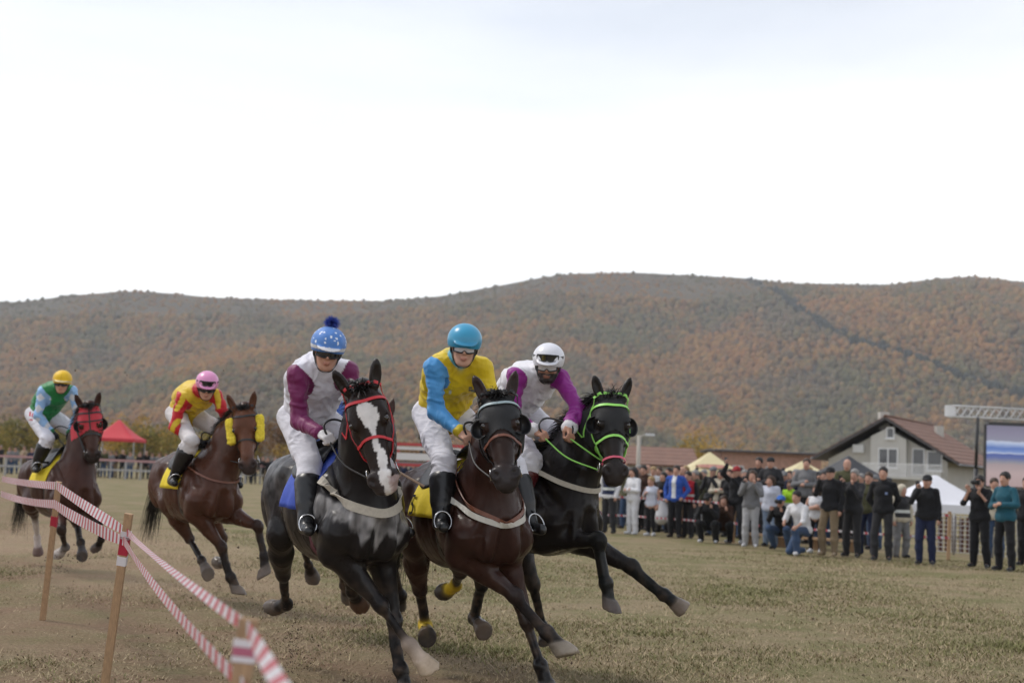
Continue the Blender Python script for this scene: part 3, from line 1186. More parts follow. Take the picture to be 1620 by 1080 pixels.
def head_prims(f, o, M, skin, beard=None, lip=None, brow=(.05, .035, .025), s=1.0, fine=True):
    h = lambda x, y, z: o + M @ (V(x, y, z) * s)
    lip = lip or tuple(np.array(skin) * V(.75, .50, .50))
    E = lambda c, r, col=skin, k=.015, op='u', tau=.012: f.el(h(*c), np.array(r) * s, M, col, k * s, op, tau)
    Rc = lambda a, b, ra, rb, col=skin, k=.012, op='u', tau=.012: f.rc(h(*a), h(*b), ra * s, rb * s, col, k * s, op, tau=tau)
    E((-.012, 0, .035), (.098, .077, .086))
    E((.030, 0, -.030), (.066, .059, .086))
    jc = beard or skin
    Rc((.050, 0, -.098), (.062, 0, -.100), .026, .024, jc, .02)
    for y in (1, -1):
        Rc((.000, y * .056, -.050), (.050, y * .024, -.096), .020, .022, jc, .02)
        E((.064, y * .040, -.022), (.024, .020, .020))
        E((-.006, y * .079, -.008), (.018, .010, .030), k=.006)
    Rc((.085, 0, .014), (.108, 0, -.028), .009, .0125, k=.010)
    if fine:
        for y in (1, -1):
            E((.097, y * .012, -.033), (.011, .009, .008), k=.005)
            Rc((.078, y * .048, .022), (.090, y * .014, .020), .010, .009, k=.01)
            E((.098, y * .032, .002), (.016, .018, .010), k=.008, op='s')
            E((.078, y * .031, .001), (.014, .015, .012), (.55, .52, .50), k=.003, tau=.003)
            E((.0905, y * .031, .001), (.004, .006, .006), (.03, .02, .015), k=.002, tau=.0015)
            Rc((.083, y * .046, .021), (.0965, y * .018, .024), .004, .0045, brow, .003, tau=.002)
        E((.093, 0, -.064), (.010, .024, .0055), lip, .004, tau=.003)
        E((.091, 0, -.074), (.010, .021, .007), lip, .004, tau=.003)
        if beard:
            for y in (1, -1):
                Rc((.088, y * .028, -.070), (.094, y * .006, -.056), .006, .006, beard, .006, tau=.004)
            E((.074, 0, -.096), (.024, .034, .022), beard, .01, tau=.006)
    else:
        for y in (1, -1):
            E((.086, y * .031, .004), (.012, .016, .008), tuple(np.array(skin) * .35), k=.004, tau=.006)
        E((.090, 0, -.068), (.010, .022, .009), lip, .004, tau=.005)


def hand_prims(f, W, d, n, sgn, col, s=1.0, curl=1.0, thick=1.0):
    """W wrist, d hand direction, n back-of-hand normal, thumb on side sgn * cross(n, d)"""
    d = nrm(d)
    n = nrm(n - d * (n @ d))
    t = np.cross(n, d) * sgn
    p = lambda x, y, z: W + (d * x + t * y + n * z) * s
    M = np.stack([d, t, n], 1)
    f.el(p(.048, .0, .0), np.array([.050, .042, .019 * thick]) * s, M, col, .012 * s)
    f.rc(W - d * .02, p(.03, 0, 0), .028 * s, .028 * s, col, .012 * s)
    for i, (off, ln) in enumerate(((.030, .95), (.010, 1.05), (-.010, 1.0), (-.029, .8))):
        r = .0098 * s * thick
        b = p(.085, off, .004)
        a1 = .35 + .55 * curl
        c1 = b + (d * math.cos(a1) - n * math.sin(a1)) * .040 * ln * s
        a2 = a1 + .25 + 1.25 * curl
        c2 = c1 + (d * math.cos(a2) - n * math.sin(a2)) * .027 * ln * s
        a3 = a2 + .2 + .8 * curl
        c3 = c2 + (d * math.cos(a3) - n * math.sin(a3)) * .022 * ln * s
        f.rc(p(.06, off, .002), b, r * 1.1, r * 1.1, col, .004 * s)
        f.rc(b, c1, r * 1.06, r, col, .003 * s)
        f.rc(c1, c2, r, r * .92, col, .003 * s)
        f.rc(c2, c3, r * .92, r * .8, col, .003 * s)
    b0, b1 = p(.022, .036, -.006), p(.055, .050, -.020)
    b2 = p(.080, .036, -.034) if curl > .5 else p(.088, .060, -.022)
    f.rc(b0, b1, .0135 * s * thick, .0115 * s * thick, col, .006 * s)
    f.rc(b1, b2, .0115 * s * thick, .009 * s * thick, col, .003 * s)


def colourise(f, Vt, st, fn=None):
    C = f.colours(Vt, (.5, .5, .5))
    return fn(Vt, C) if fn else C


def emit(name, f, h, mtl, parent, org, disp=0.0, freq=20, sm=1, paint=None, default=(.5, .5, .5), stretch=None, folds=0.0):
    Vt, Q = f.mesh(h)
    Vt = smooth(Vt, Q, sm)
    if disp:
        N = vnormals(Vt, Q)
        P = Vt if stretch is None else Vt * stretch
        w = fbm(P, freq, 2, 11)
        Vt = Vt + N * (disp * (np.abs(w) ** .7 * np.sign(w)))[:, None]
    V0 = Vt
    if folds:
        N = vnormals(Vt, Q)
        q = Vt - org
        q = q + .05 * np.stack([vnoise(q, 7, 1), vnoise(q, 7, 2), vnoise(q, 7, 3)], 1)
        r1 = 1 - np.abs(vnoise(q @ np.array([[1.0, .5, -.3], [-.4, .9, .5], [.9, -.5, .35]]), 12.0, 4)) * 2
        r2 = 1 - np.abs(vnoise(q @ np.array([[.4, -.8, .5], [.8, .5, .2], [.2, .5, 1.3]]), 21.0, 6)) * 2
        gate = np.clip(.55 + vnoise(q, 5, 9), .1, 1)
        Vt = Vt + N * (folds * gate * (np.clip(r1, -.3, 1) + .5 * np.clip(r2, -.3, 1)))[:, None]
    C = f.colours(V0, default)
    if paint:
        C = paint(V0, C)
    return obj(name, mesh_np(name, Vt - org, Q, C), mtl, parent)


def torso_prims(f, J, g, col, hipcol=None, k=.05, tau=.004):
    """clothed trunk; g grows the radii"""
    pel, ch, nk = J['pelvis'], J['chest'], J['neck']
    lat = nrm(J['shL'] - J['shR'])
    mid = J.get('spine', lerp(pel, ch, .5))
    f.rc(pel, mid, .125 + g, .120 + g, hipcol or col, k=k, n=lat, q=1.22, tau=tau)
    f.rc(mid, ch, .120 + g, .135 + g, col, k=k, n=lat, q=1.26, tau=tau)
    f.rc(ch, lerp(ch, nk, .75), .125 + g, .075 + g, col, k=k, n=lat, q=1.2, tau=tau)
    for s in ('R', 'L'):
        f.rc(lerp(ch, nk, .7), lerp(nk, J['sh' + s], .92), .070 + g, .048 + g, col, k=.04, tau=tau)
    return lat


def sleeve_prims(f, J, s, g, c_up, c_lo, wide=1.0, cuff=None, end=1.0):
    sh, e, w = J['sh' + s], J['el' + s], J['wr' + s]
    f.rc(sh, e, (.048 + g) * wide, (.039 + g) * wide, c_up, k=.03, tau=.004)
    w2 = lerp(e, w, end)
    f.rc(e, w2, (.041 + g) * wide, (.031 + g) * wide, c_lo, k=.025, tau=.004)
    if cuff is not None:
        f.rc(lerp(e, w, .93), lerp(e, w, .99), .034 + g, .034 + g, cuff, k=.006, tau=.004)


def leg_prims(f, J, s, g, col, top=0.0, end=1.0, wide=1.0, low=None):
    hi, kn, an = J['hi' + s], J['kn' + s], J['an' + s]
    f.rc(lerp(hi, kn, top), kn, (.088 + g) * wide, (.058 + g) * wide, col, k=.04)
    a2 = lerp(kn, an, end)
    f.rc(kn, lerp(kn, a2, .45), (.058 + g) * wide, (.056 + g) * (low or wide), col, k=.03)
    f.rc(lerp(kn, a2, .45), a2, (.056 + g) * (low or wide), (.042 + g) * (low or wide), col, k=.03)


def shoe(J, s, col, h, mtl, parent, org, boot=0.0, sole=None):
    f = Field()
    an, to = J['an' + s], J['to' + s]
    d = nrm(to - an)
    up = nrm(J['kn' + s] - an)
    fw = nrm(to - an)
    f.rc(an - up * .035, lerp(an, to, .85) - up * .005, .043, .034, col, k=.02)
    f.rc(an - up * .045 - fw * .03, an + up * .02, .036, .040, col, k=.02)
    if boot > 0:
        f.rc(an, lerp(an, J['kn' + s], boot), .050, .088, col, k=.03)
        f.rc(lerp(an, J['kn' + s], boot * .5), lerp(an, J['kn' + s], boot), .074, .088, col, k=.02)
    if sole is not None:
        f.rc(an - up * .078 - fw * .03, lerp(an, to, .9) - up * .036, .018, .016, sole, k=.008, tau=.006)
    return emit('boot' if boot else 'shoe', f, h, mtl, parent, org, folds=.004 if boot else 0)


def body_skin(J, st, h, parent, org, fine=True):
    f = Field()
    sk = st['skin']
    M = frame(J['hf'], J['hu'])
    head_prims(f, J['head'], M, sk, st.get('beard'), brow=st.get('brow', (.05, .035, .025)), fine=fine, s=st.get('hs', 1.0))
    f.rc(J['head'] + M @ V(-.02, 0, -.05), J['neck'], .052, .058, sk, k=.03)
    torso_prims(f, J, -.030, sk)
    for s, sg in (('R', 1), ('L', -1)):
        sleeve_prims(f, J, s, -.008, sk, sk)
        hd = J.get('hd' + s)
        d = hd[0] if hd else nrm(J['wr' + s] - J['el' + s])
        n = hd[1] if hd else nrm(V(0, -1, .6))
        hand_prims(f, J['wr' + s], d, n, sg, st.get('glove', sk), curl=J.get('curl', 1.0), thick=1.18 if st.get('glove') else 1.0)
        leg_prims(f, J, s, -.020, sk)
        f.rc(J['an' + s], lerp(J['an' + s], J['to' + s], .6), .028, .02, sk)
    f.rc(J['hiR'], J['hiL'], .09, .09, sk, k=.04)

    def pt(Vt, C):
        if st.get('beard') is None:
            return C
        L = (Vt - J['head']) @ M
        m = (L[:, 2] < -.046 - .25 * (.06 - L[:, 0]).clip(0, .08)) & (L[:, 2] > -.15) & (L[:, 0] > -.02) & (np.abs(L[:, 1]) < .085)
        lips = (np.abs(L[:, 1]) < .024) & (L[:, 2] > -.080) & (L[:, 2] < -.060)
        C[m & ~lips] = st['beard']
        return C
    return emit('body', f, h, SKIN, parent, org, paint=pt)


def hair_mesh(J, st, h, parent, org):
    kind = st.get('hairstyle', 'short')
    col = st.get('hair', (.02, .015, .012))
    M = frame(J['hf'], J['hu'])
    s = st.get('hs', 1.0)
    o = J['head']
    p = lambda x, y, z: o + M @ (V(x, y, z) * s)
    f = Field()
    if kind == 'bald':
        return None
    if kind in ('short', 'long', 'bun'):
        f.el(p(-.014, 0, .043), np.array([.106, .085, .090]) * s, M, col, .02)
        if kind == 'long':
            f.rc(p(-.05, 0, .02), p(-.075, 0, -.20), .085 * s, .055 * s, col, .03, n=M[:, 1], q=1.2)
            for y in (1, -1):
                f.rc(p(-.01, y * .07, .0), p(-.01, y * .075, -.19), .030 * s, .024 * s, col, .02)
        f.el(p(.105, 0, -.045), np.array([.085, .10, .108]) * s, M, None, .02, 's')
        f.el(p(.025, 0, -.088), np.array([.12, .12, .078]) * s, M, None, .02, 's') if kind == 'short' else None
        return emit('hair', f, h, HAIRM, parent, org, disp=.006, freq=45)
    if kind == 'cap':
        f.el(p(-.012, 0, .050), np.array([.108, .088, .080]) * s, M, col, .01)
        f.el(p(.10, 0, .050), np.array([.085, .070, .010]) * s, M @ roty(.25), col, .015)
        f.el(p(.03, 0, -.075), np.array([.16, .14, .09]) * s, M, None, .012, 's')
        return emit('cap', f, h, CLOTH, parent, org)
    if kind == 'hood':
        f.el(p(-.02, 0, .02), np.array([.118, .100, .120]) * s, M, col, .02)
        f.rc(p(-.04, 0, -.05), p(-.05, 0, -.14), .085 * s, .10 * s, col, .03)
        f.el(p(.10, 0, -.02), np.array([.075, .066, .095]) * s, M, None, .02, 's')
        return emit('hood', f, h, CLOTH, parent, org)


def jockey_helmet(J, st, parent, org, h=.006):
    M = frame(J['hf'], J['hu'])
    o = J['head']
    p = lambda x, y, z: o + M @ V(x, y, z)
    c = st['cap']
    f = Field()
    f.el(p(-.012, 0, .054), (.134, .114, .107), M, c, .01)
    f.rc(p(-.012, 0, .030), p(-.012, 0, .048), .104, .106, c, .02, n=M[:, 0], q=1.16)
    if st.get('peak', True):
        f.el(p(.098, 0, .040), (.062, .080, .010), M @ roty(.38), st.get('peak_col', c), .012, tau=.004)
    f.el(p(-.01, 0, -.062), (.18, .14, .082), M, None, .008, 's')
    f.el(p(-.012, 0, .035), (.108, .088, .088), M, (.02, .02, .02), .006, 's')

    def paint(Vt, C):
        L = (Vt - o) @ M
        band = st.get('cap_band')
        if band is not None:
            m = (L[:, 2] > .018 + .02 * 0) & (L[:, 2] < .040) & (np.hypot(L[:, 0], L[:, 1]) > .096)
            C[m] = band
        if st.get('stars'):
            rng = np.random.default_rng(5)
            for _ in range(120):
                d = nrm(rng.normal(0, 1, 3))
                if d[2] < .05:
                    continue
                q = V(-.012, 0, .054) + d * V(.134, .114, .107)
                m = np.linalg.norm(L - q, axis=1) < rng.choice([.0062, .0085])
                C[m & (L[:, 2] > .045)] = (.75, .80, .85)
        if st.get('cap_seam'):
            a = np.arctan2(L[:, 1], L[:, 0] + .012)
            m = np.abs(np.sin(a * 3)) < .05
            C[m] = C[m] * .7
        return C
    o1 = emit('helmet', f, h, GLOSS if not st.get('cap_cloth') else SATIN, parent, org, paint=paint, default=c)
    if st.get('pompom'):
        rng = np.random.default_rng(3)
        n = 900
        d = rng.normal(0, 1, (n, 3))
        d /= np.linalg.norm(d, axis=1, keepdims=True)
        hair_ribbons('pompom', np.tile(p(-.03, 0, .185) - org, (n, 1)), d, .055, .0032, .1, 9, mat('pompom_wool', st['pompom'], rough=.9, var=.5, vscale=90), o1, segs=2, jitter=.05)
    # harness
    fh = Field()
    head_prims(fh, o, M, (.5, .4, .3), fine=False)
    for y in (1, -1):
        P, N = fh.snap(spline([p(.015, y * .095, .02), p(.015, y * .085, -.03), p(.035, y * .060, -.085), p(.050, 0, -.135)], 18), .003)
        MB().ribbon(P - org, N, .016, .003).build('chin_strap', RUBBER, parent)
    # goggles or glasses over the eyes
    def goggles(zc, off, lens, frame_m, name, ww=.070, hh=.034, strapz=None, base=None):
        fb = base or fh
        rows = []
        for j in range(25):
            a = -1 + 2 * j / 24
            row = []
            for i in range(9):
                b = -1 + 2 * i / 8
                y = a * ww
                hgt = hh * (1 - .25 * a * a) * (1 - (.45 * math.exp(-(a / .16) ** 2) if b < 0 else 0))
                row.append((.108 + off - .55 * (a * ww) ** 2 / .07, y, zc + b * hgt))
            rows.append([p(*q) - org for q in row])
        G = np.array(rows)
        root = empty(name)
        root.parent = parent
        patch(MB(), G[:, ::-1], .003).build('lens', lens, root, True)
        b = list(G[:, 0]) + list(G[-1, 1:-1]) + list(G[::-1, -1]) + list(G[0, -2:0:-1])
        b.append(b[0])
        MB().tube(b, .0055, 6, False).build('frame', frame_m, root, True)
        for y in (1, -1):
            e = p(*(.108 + off - .55 * ww ** 2 / .07, y * ww, zc)) - org
            P = spline([e, p(.02, y * (.086 if base is None else .108), zc + .005) - org, p(-.08, y * (.070 if base is None else .075), zc + .01) - org], 10)
            Nn = np.array([M @ V(.3, y, 0)] * 10)
            MB().ribbon(P, Nn, .018, .003).build('strap', RUBBER, root)
        return root
    if st.get('goggles'):
        goggles(.004, .004, st['goggles'], RUBBER, 'goggles')
    if st.get('goggles_up'):
        fb = Field()
        fb.el(p(-.012, 0, .052), (.128, .108, .103), M)
        goggles(.066, .022, st['goggles_up'], RUBBER, 'spare_goggles', .075, .024, base=fb)
    return o1


def marks_(Vt, C, marks):
    """small printed marks: each (u, v, half width, half height, colour) is a patch of cloth found on the side turned to the field"""
    Q = Vt - CAM
    w = Q @ _fw
    U, W_ = 810 + F_PX * (Q @ _rc) / w, 540 - F_PX * (Q @ _uc) / w
    for u, v, a, b, col in marks:
        m = (np.abs(U - u) < a) & (np.abs(W_ - v) < b)
        if m.any():
            m &= w < w[m].min() + .10
            C[m] = col
    return C


def jockey(spec, h):
    """rider built on horse h; joints from the photograph and the horse's own frame"""
    toW, R, sc = h['toW'], h['R'], h['sc']
    J = {}
    pel = at(*spec['pelvis'][:2], toW((spec['pelvis'][2], 0, 1.8))[1])
    nk = reach(pel, *spec['neck'], spec.get('torso', .54), True)
    J['pelvis'], J['neck'] = pel, nk
    up = nk - pel
    J['chest'] = lerp(pel, nk, .74) + V(0, .02, .015)
    J['spine'] = lerp(pel, nk, .40) + V(0, .03, .04) * spec.get('hunch', 1.0)
    head = reach(nk, *spec['head'], .175, True)
    J['head'] = head
    to_cam = nrm(CAM - head)
    J['hf'] = nrm(rotz(math.radians(spec.get('hyaw', 0))) @ to_cam + V(0, 0, spec.get('hpitch', -.1)))
    J['hu'] = V(math.tan(ROLL * 1.0) * 0 + spec.get('htilt', 0), 0, 1)
    sw = spec.get('sw', .185)
    shl = R @ V(0, 1, 0)
    if 'shR' in spec:
        J['shR'] = reach(nk, *spec['shR'], sw, spec.get('shRn', True))
        J['shL'] = reach(nk, *spec['shL'], sw, spec.get('shLn', True))
    else:
        J['shR'], J['shL'] = nk - shl * sw, nk + shl * sw
    for s in ('R', 'L'):
        J['el' + s] = reach(J['sh' + s], *spec['el' + s][:2], .295, spec['el' + s][2] == 'n')
        J['wr' + s] = reach(J['el' + s], *spec['wr' + s][:2], .255, spec['wr' + s][2] == 'n')
    lat = R @ V(0, 1, 0)
    for s, sg in (('R', -1), ('L', 1)):
        J['hi' + s] = pel + lat * sg * .10
    if 'knR' in spec:
        def on_side(u, v, y):
            p0, n = toW((0, -y, 1)), R @ V(0, 1, 0)
            d = ray(u, v)
            return CAM + d * (((p0 - CAM) @ n) / (d @ n))
        J['knR'] = on_side(*spec['knR'][:2], spec.get('kny', .25))
        J['anR'] = on_side(*spec['anR'][:2], spec.get('any', .315))
        J['toR'] = J['anR'] + R @ V(.15, -.03, -.045)
    # far leg mirrors the near one in the horse's frame
    for a in ('kn', 'an', 'to'):
        q = h['toL'](J[a + 'R'])
        J[a + 'L'] = toW(q * V(1, -1, 1)) + spec.get('legL', V(0, 0, 0))
    for s in ('R', 'L'):
        fd = nrm(J['wr' + s] - J['el' + s])
        tgt = nrm(h['H'](.46, 0, -.11) - h['toL'](J['wr' + s]))
        d = nrm(fd * .7 + R @ tgt * .5)
        n = V(0, 0, 1) + (lat * (-.5 if s == 'R' else .5))
        J['hd' + s] = (d, n)
    st = spec['style']
    org = pel.copy()
    root = empty('person', org)
    tag(root, spec['label'], 'jockey', 'jockeys riding in the race')
    hv = spec.get('vox', .0076)
    body_skin(J, st, hv, root, org)
    # silks
    f = Field()
    torso_prims(f, J, .022, st['top'])
    f.rc(lerp(J['neck'], J['head'], .10), lerp(J['neck'], J['head'], .42), .072, .066, st.get('collar', st['top']), k=.012, tau=.006)
    for s in ('R', 'L'):
        sleeve_prims(f, J, s, .009, st['top'], st['top'], wide=st.get('puff', 1.0), cuff=st.get('cuff'), end=.97)
    
    def silk_paint(Vt, C):
        for s in ('R', 'L'):
            nk_, sh_, e_, w_ = J['neck'], J['sh' + s], J['el' + s], J['wr' + s]
            S = lerp(lerp(nk_, J['chest'], .2), sh_, .80)
            n = nrm(nrm(sh_ - nk_) + .55 * nrm(e_ - sh_))
            def seg(a, b):
                t = np.clip((Vt - a) @ (b - a) / ((b - a) @ (b - a)), 0, 1)
                return np.linalg.norm(Vt - a - t[:, None] * (b - a), axis=1), t
            d1, t1 = seg(sh_, e_)
            d2, t2 = seg(e_, w_)
            m = (np.minimum(d1, d2) < .115) & (((Vt - S) @ n > .004 * np.sin(40 * Vt[:, 2])))
            m &= (d2 < .075) | (d1 < .115)
            sc_ = st['sleeve'][s] if isinstance(st['sleeve'], dict) else st['sleeve'][0]
            C[m] = sc_
            if 'sleeve_paint' in spec:
                C = spec['sleeve_paint'](Vt, C, m, np.where(d1 < d2, t1 * .5, .5 + t2 * .5), e_ - sh_, sh_)
            if st.get('cuff') is not None:
                C[(d2 < .09) & (t2 > .925)] = st['cuff']
        col_ = st.get('collar')
        if col_ is not None:
            hd = nrm(J['head'] - J['neck'])
            C[((Vt - J['neck']) @ hd > .012) & (np.linalg.norm(np.cross(Vt - J['neck'], hd), axis=1) < .082)] = col_
        return marks_(Vt, C, spec['marks']) if 'marks' in spec else C
    Cs = dict(disp=.002, freq=20, folds=.016)
    emit('silks', f, hv, SATIN, root, org, paint=silk_paint, **Cs)
    f = Field()
    lt = nrm(J['hiL'] - J['hiR'])
    f.rc(J['pelvis'] + V(0, .03, 0), lerp(J['pelvis'], J['spine'], .5), .130, .118, st['pants'], k=.04, n=lt, q=1.2)
    for s in ('R', 'L'):
        leg_prims(f, J, s, .014, st['pants'], wide=spec.get('leg_w', 1.06), end=.46, low=1.06)
    emit('breeches', f, hv, BREECH, root, org, folds=.014, paint=(lambda Vt, C: marks_(Vt, C, spec['pant_marks'])) if 'pant_marks' in spec else None)
    for s in ('R', 'L'):
        shoe(J, s, st['boots'], hv, LEA, root, org, boot=spec.get('boot_h', .70))
    jockey_helmet(J, st, root, org, .006)
    # stirrups hang from the saddle
    for s in ('R', 'L'):
        an, to = J['an' + s], J['to' + s]
        fw = nrm(to - an)
        c = lerp(an, to, .55) - nrm(J['kn' + s] - an) * .035
        upv = nrm(J['kn' + s] - an)
        sd = nrm(np.cross(fw, upv))
        stp = empty('stirrup', (0, 0, 0))
        stp.parent = h['root']
        L_ = h['toL']
        loop = [L_(c + sd * .058 * math.cos(t) + upv * (.055 + .070 * math.sin(t))) for t in np.linspace(-math.pi * .23, math.pi * 1.23, 15)]
        loop.append(loop[0])
        MB().tube(loop, .006, 6, False).build('iron', STEEL, stp, True)
        top = V(-.22, -.17 if s == 'R' else .17, 1.46)
        P = spline([L_(c + upv * .125), lerp(L_(c + upv * .125), top, .5), top], 8)
        MB().ribbon(P, np.tile(V(0, -1 if s == 'R' else 1, .2), (8, 1)), .025, .005).build('leather', LEATHER_BLACK, stp)
    hands = []
    for s in ('R', 'L'):
        d, n = J['hd' + s]
        hands.append(J['wr' + s] + d * .085 - n * .018)
    if spec.get('whip'):
        a, b, cols = spec['whip']
        hb = hands[0] if spec.get('whip_hand', 'R') == 'R' else hands[1]
        tip = reach(hb, *b, .52, spec.get('whip_near', True))
        w = empty('whip', hb)
        tag(w, spec['whip_label'], 'whip')
        P = spline([hb - nrm(tip - hb) * .10, hb, tip], 12) - hb
        MB().tube(P[:8], .0075, 6).build('shaft', mat('whip_shaft', (.02, .018, .017), rough=.5), w, True)
        MB().tube(P[7:], [.009] * 5, 6).build('flap', mat(*cols), w, True)
    return J, hands, root

# ------------------------------------------------------------------ the field of runners
DARKHOOF = (.11, .10, .088)
PALEHOOF = (.34, .29, .23)


def cols(coat, points, head=None, muzzle=(.030, .024, .022), **kw):
    c = dict(coat=coat, points=points, head=head or coat, muzzle=muzzle, ear=points, ear_in=tuple(np.array(coat) * .7))
    c.update(kw)
    return c


def paint_grey(Vt, HL_, C, N):
    """black-grey horse: white blaze, grey roan hair on the rump, foam on the chest"""
    x, y, z = HL_.T
    inh = (np.abs(y) < .10) & (z > -.09) & (x > .0) & (x < .63)
    nz = fbm(HL_, 26, 2, 4) * .010
    w = np.interp(x, [.07, .11, .16, .22, .28, .36, .44, .52, .60], [.0, .030, .044, .032, .016, .014, .018, .022, .014])
    off = np.interp(x, [.1, .25, .4, .55], [.002, .012, .016, .014])
    m = inh & (np.abs(y - off) < w + nz) & (z > np.interp(x, [.1, .5, .6], [-.01, -.06, -.09]))
    C[m] = (.66, .63, .61)
    sn = inh & (x > .545) & (y > .020 + nz) & (z > -.10)
    C[sn] = lerp(C[sn], np.array((.46, .35, .33)), .75)
    # chin
    # foam and lather on the chest below the breast girth
    X, Yy, Z = Vt.T
    edge = np.interp(np.abs(Yy), [0, .12, .28], [1.20, 1.235, 1.31])
    low = edge - .15 - np.interp(np.abs(Yy), [0, .05, .13, .24], [.10, .0, .06, .0]) + fbm(Vt * V(1, 1, .22), 15, 3, 2) * .055
    soft = np.clip((Z - low) / .035, 0, 1) * np.clip((edge - Z) / .02, 0, 1) * (X > .02) * (np.linalg.norm(HL_, axis=1) > .40)
    streak = np.clip(.72 + .45 * fbm(Vt * V(1, 1, .18), 48, 2, 6), .08, .95)
    C = lerp(C, np.array((.42, .405, .40)), (soft * streak * np.clip(.75 + .6 * vnoise(Vt, 24, 31), .15, 1) * .85)[:, None])
    # roan quarters
    r = np.clip((-.35 - X) / .4, 0, 1) * np.clip((Z - 1.0) / .35, 0, 1)
    d = np.clip(.5 + .6 * fbm(Vt, 22, 2, 9), 0, 1)
    C = lerp(C, np.array((.15, .145, .148)), (r * d * .6)[:, None])
    return C


def paint_bay(dark=.5, back=.9):
    def fn(Vt, HL_, C, N):
        X, Y, Z = Vt.T
        far = np.linalg.norm(HL_, axis=1) > .5
        t = np.clip((Z - 1.2) / .3, 0, 1) * np.clip((-.1 - X) / .3, 0, 1) * far
        C = C * (1 - dark * t[:, None] * back)
        n = 1 + .18 * fbm(Vt, 4, 2, 5)
        return C * n[:, None]
    return fn


M1 = coat_material('black_grey_coat', .36)
M2 = coat_material('dark_bay_coat', .36)
M3 = coat_material('black_coat', .34)
M4 = coat_material('bay_coat', .34)
M5 = coat_material('brown_coat', .42)

blk = (.016, .014, .014)
H1 = horse(dict(label='black horse with broad white blaze and red bridle, in front on the left', chest=(600, 846), d=9.0, heading=29, pitch=-2.5, scale=1.04,
                poll=(574, 622), muzzle=(608, 772), neck=.72, hyaw=-5, hroll=3, tail_len=.2, seed=1, vox=.0112,
                FR=('fwd', [(638, 1000, 'n'), (665, 1043, 'n'), (694, 1078, 'n')]),
                FL=('mid', [(629, 1005, 'n'), (638, 1085, 'f'), (650, 1122, 'n')]),
                HR=('back', [(447, 908, 'f'), (453, 955, 'f'), (431, 962, 'f')]),
                HL=('mid', [(540, 895, 'f'), (556, 935, 'f'), (569, 955, 'f')]),
                col=cols((.0135, .0115, .0115), blk, head=(.022, .0145, .012), muzzle=(.045, .036, .035),
                         FR=dict(pastern=(.50, .40, .32), fetlock=(.30, .24, .20), hoof=(.48, .38, .28)), HR=dict(hoof=(.10, .08, .065)), HL=dict(hoof=(.10, .055, .035))),
                paint=paint_grey, mat=M1, mane_side=-1, forelock_len=.10, forelock=(-.5, .1, .8)))
H2 = horse(dict(label='dark bay horse in black blinkers with yellow hind bandages', chest=(797, 850), d=9.2, heading=24, scale=1.02,
                poll=(788, 636), muzzle=(800, 759), neck=.70, hyaw=-6, hroll=3, seed=2, vox=.0112,
                FR=('fwd', [(857, 975, 'n'), (897, 1035, 'n'), (914, 1054, 'n')]),
                FL=('mid', [(842, 1008, 'n'), (862, 1075, 'f'), (872, 1106, 'n')]),
                HR=('mid', [(664, 930, 'f'), (673, 988, 'f'), (676, 1008, 'n')]),
                HL=('back', [(728, 905, 'f'), (722, 925, 'f'), (703, 936, 'f')]),
                col=cols((.036, .0155, .0115), (.014, .012, .012), head=(.034, .019, .015), muzzle=(.032, .027, .027),
                         FR=dict(hoof=PALEHOOF), FL=dict(hoof=DARKHOOF),
                         HR=dict(fetlock=(.62, .43, .02), cannon=(.014, .012, .012), pastern=(.62, .43, .02), hoof=(.045, .038, .034)), HL=dict(fetlock=(.62, .43, .02), pastern=(.62, .43, .02), hoof=(.045, .038, .034))),
                paint=paint_bay(.45), mat=M2))
H3 = horse(dict(label='black horse with lime green bridle, furthest right of the leading three', chest=(928, 828), d=10.1, heading=38, scale=1.0,
                poll=(966, 636), muzzle=(977, 755), neck=.74, hyaw=12, hroll=3, seed=3, vox=.0112,
                FR=('fwd', [(946, 855, 'n'), (963, 945, 'n'), (970, 978, 'f')]),
                FL=('fwd', [(1012, 903, 'n'), (1060, 947, 'n'), (1082, 965, 'n')]),
                HR=('mid', [(762, 925, 'f'), (750, 978, 'f'), (766, 998, 'n')]),
                HL=('mid', [(846, 930, 'f'), (858, 990, 'f'), (866, 1016, 'n')]),
                col=cols((.0135, .011, .0108), (.011, .012, .012), head=(.021, .016, .014), FL=dict(hoof=(.20, .16, .125)), FR=dict(hoof=(.13, .11, .10)),
                         HR=dict(hoof=(.13, .10, .08)), HL=dict(hoof=(.09, .08, .08))),
                paint=paint_bay(.1), mat=M3, mane_side=-1, mane_len=.15, forelock=(-1.0, .1, .3), forelock_len=.13))
H4 = horse(dict(label='bright bay horse with yellow sheepskin cheek rolls', chest=(352, 792), d=14.3, heading=33, scale=1.03,
                poll=(386, 650), muzzle=(391, 745), neck=.76, hyaw=-2, hroll=3, seed=4, vox=.0125,
                FR=('fwd', [(353, 868, 'n'), (371, 933, 'n'), (384, 952, 'n')]),
                FL=('fwd', [(408, 832, 'n'), (421, 890, 'f'), (418, 922, 'f')]),
                HR=('fwd', [(300, 852, 'f'), (319, 885, 'n'), (329, 908, 'n')]),
                HL=('fwd', [(352, 850, 'f'), (358, 893, 'f'), (343, 890, 'f')]),
                col=cols((.072, .030, .019), (.020, .016, .015), head=(.135, .055, .031), muzzle=(.045, .034, .032), FL=dict(hoof=(.17, .14, .12)), FR=dict(hoof=(.20, .165, .14)), HR=dict(hoof=(.20, .17, .15))),
                paint=paint_bay(.35), mat=M4, mane_len=.13, forelock=(-1.0, 0, .3), forelock_len=.08))
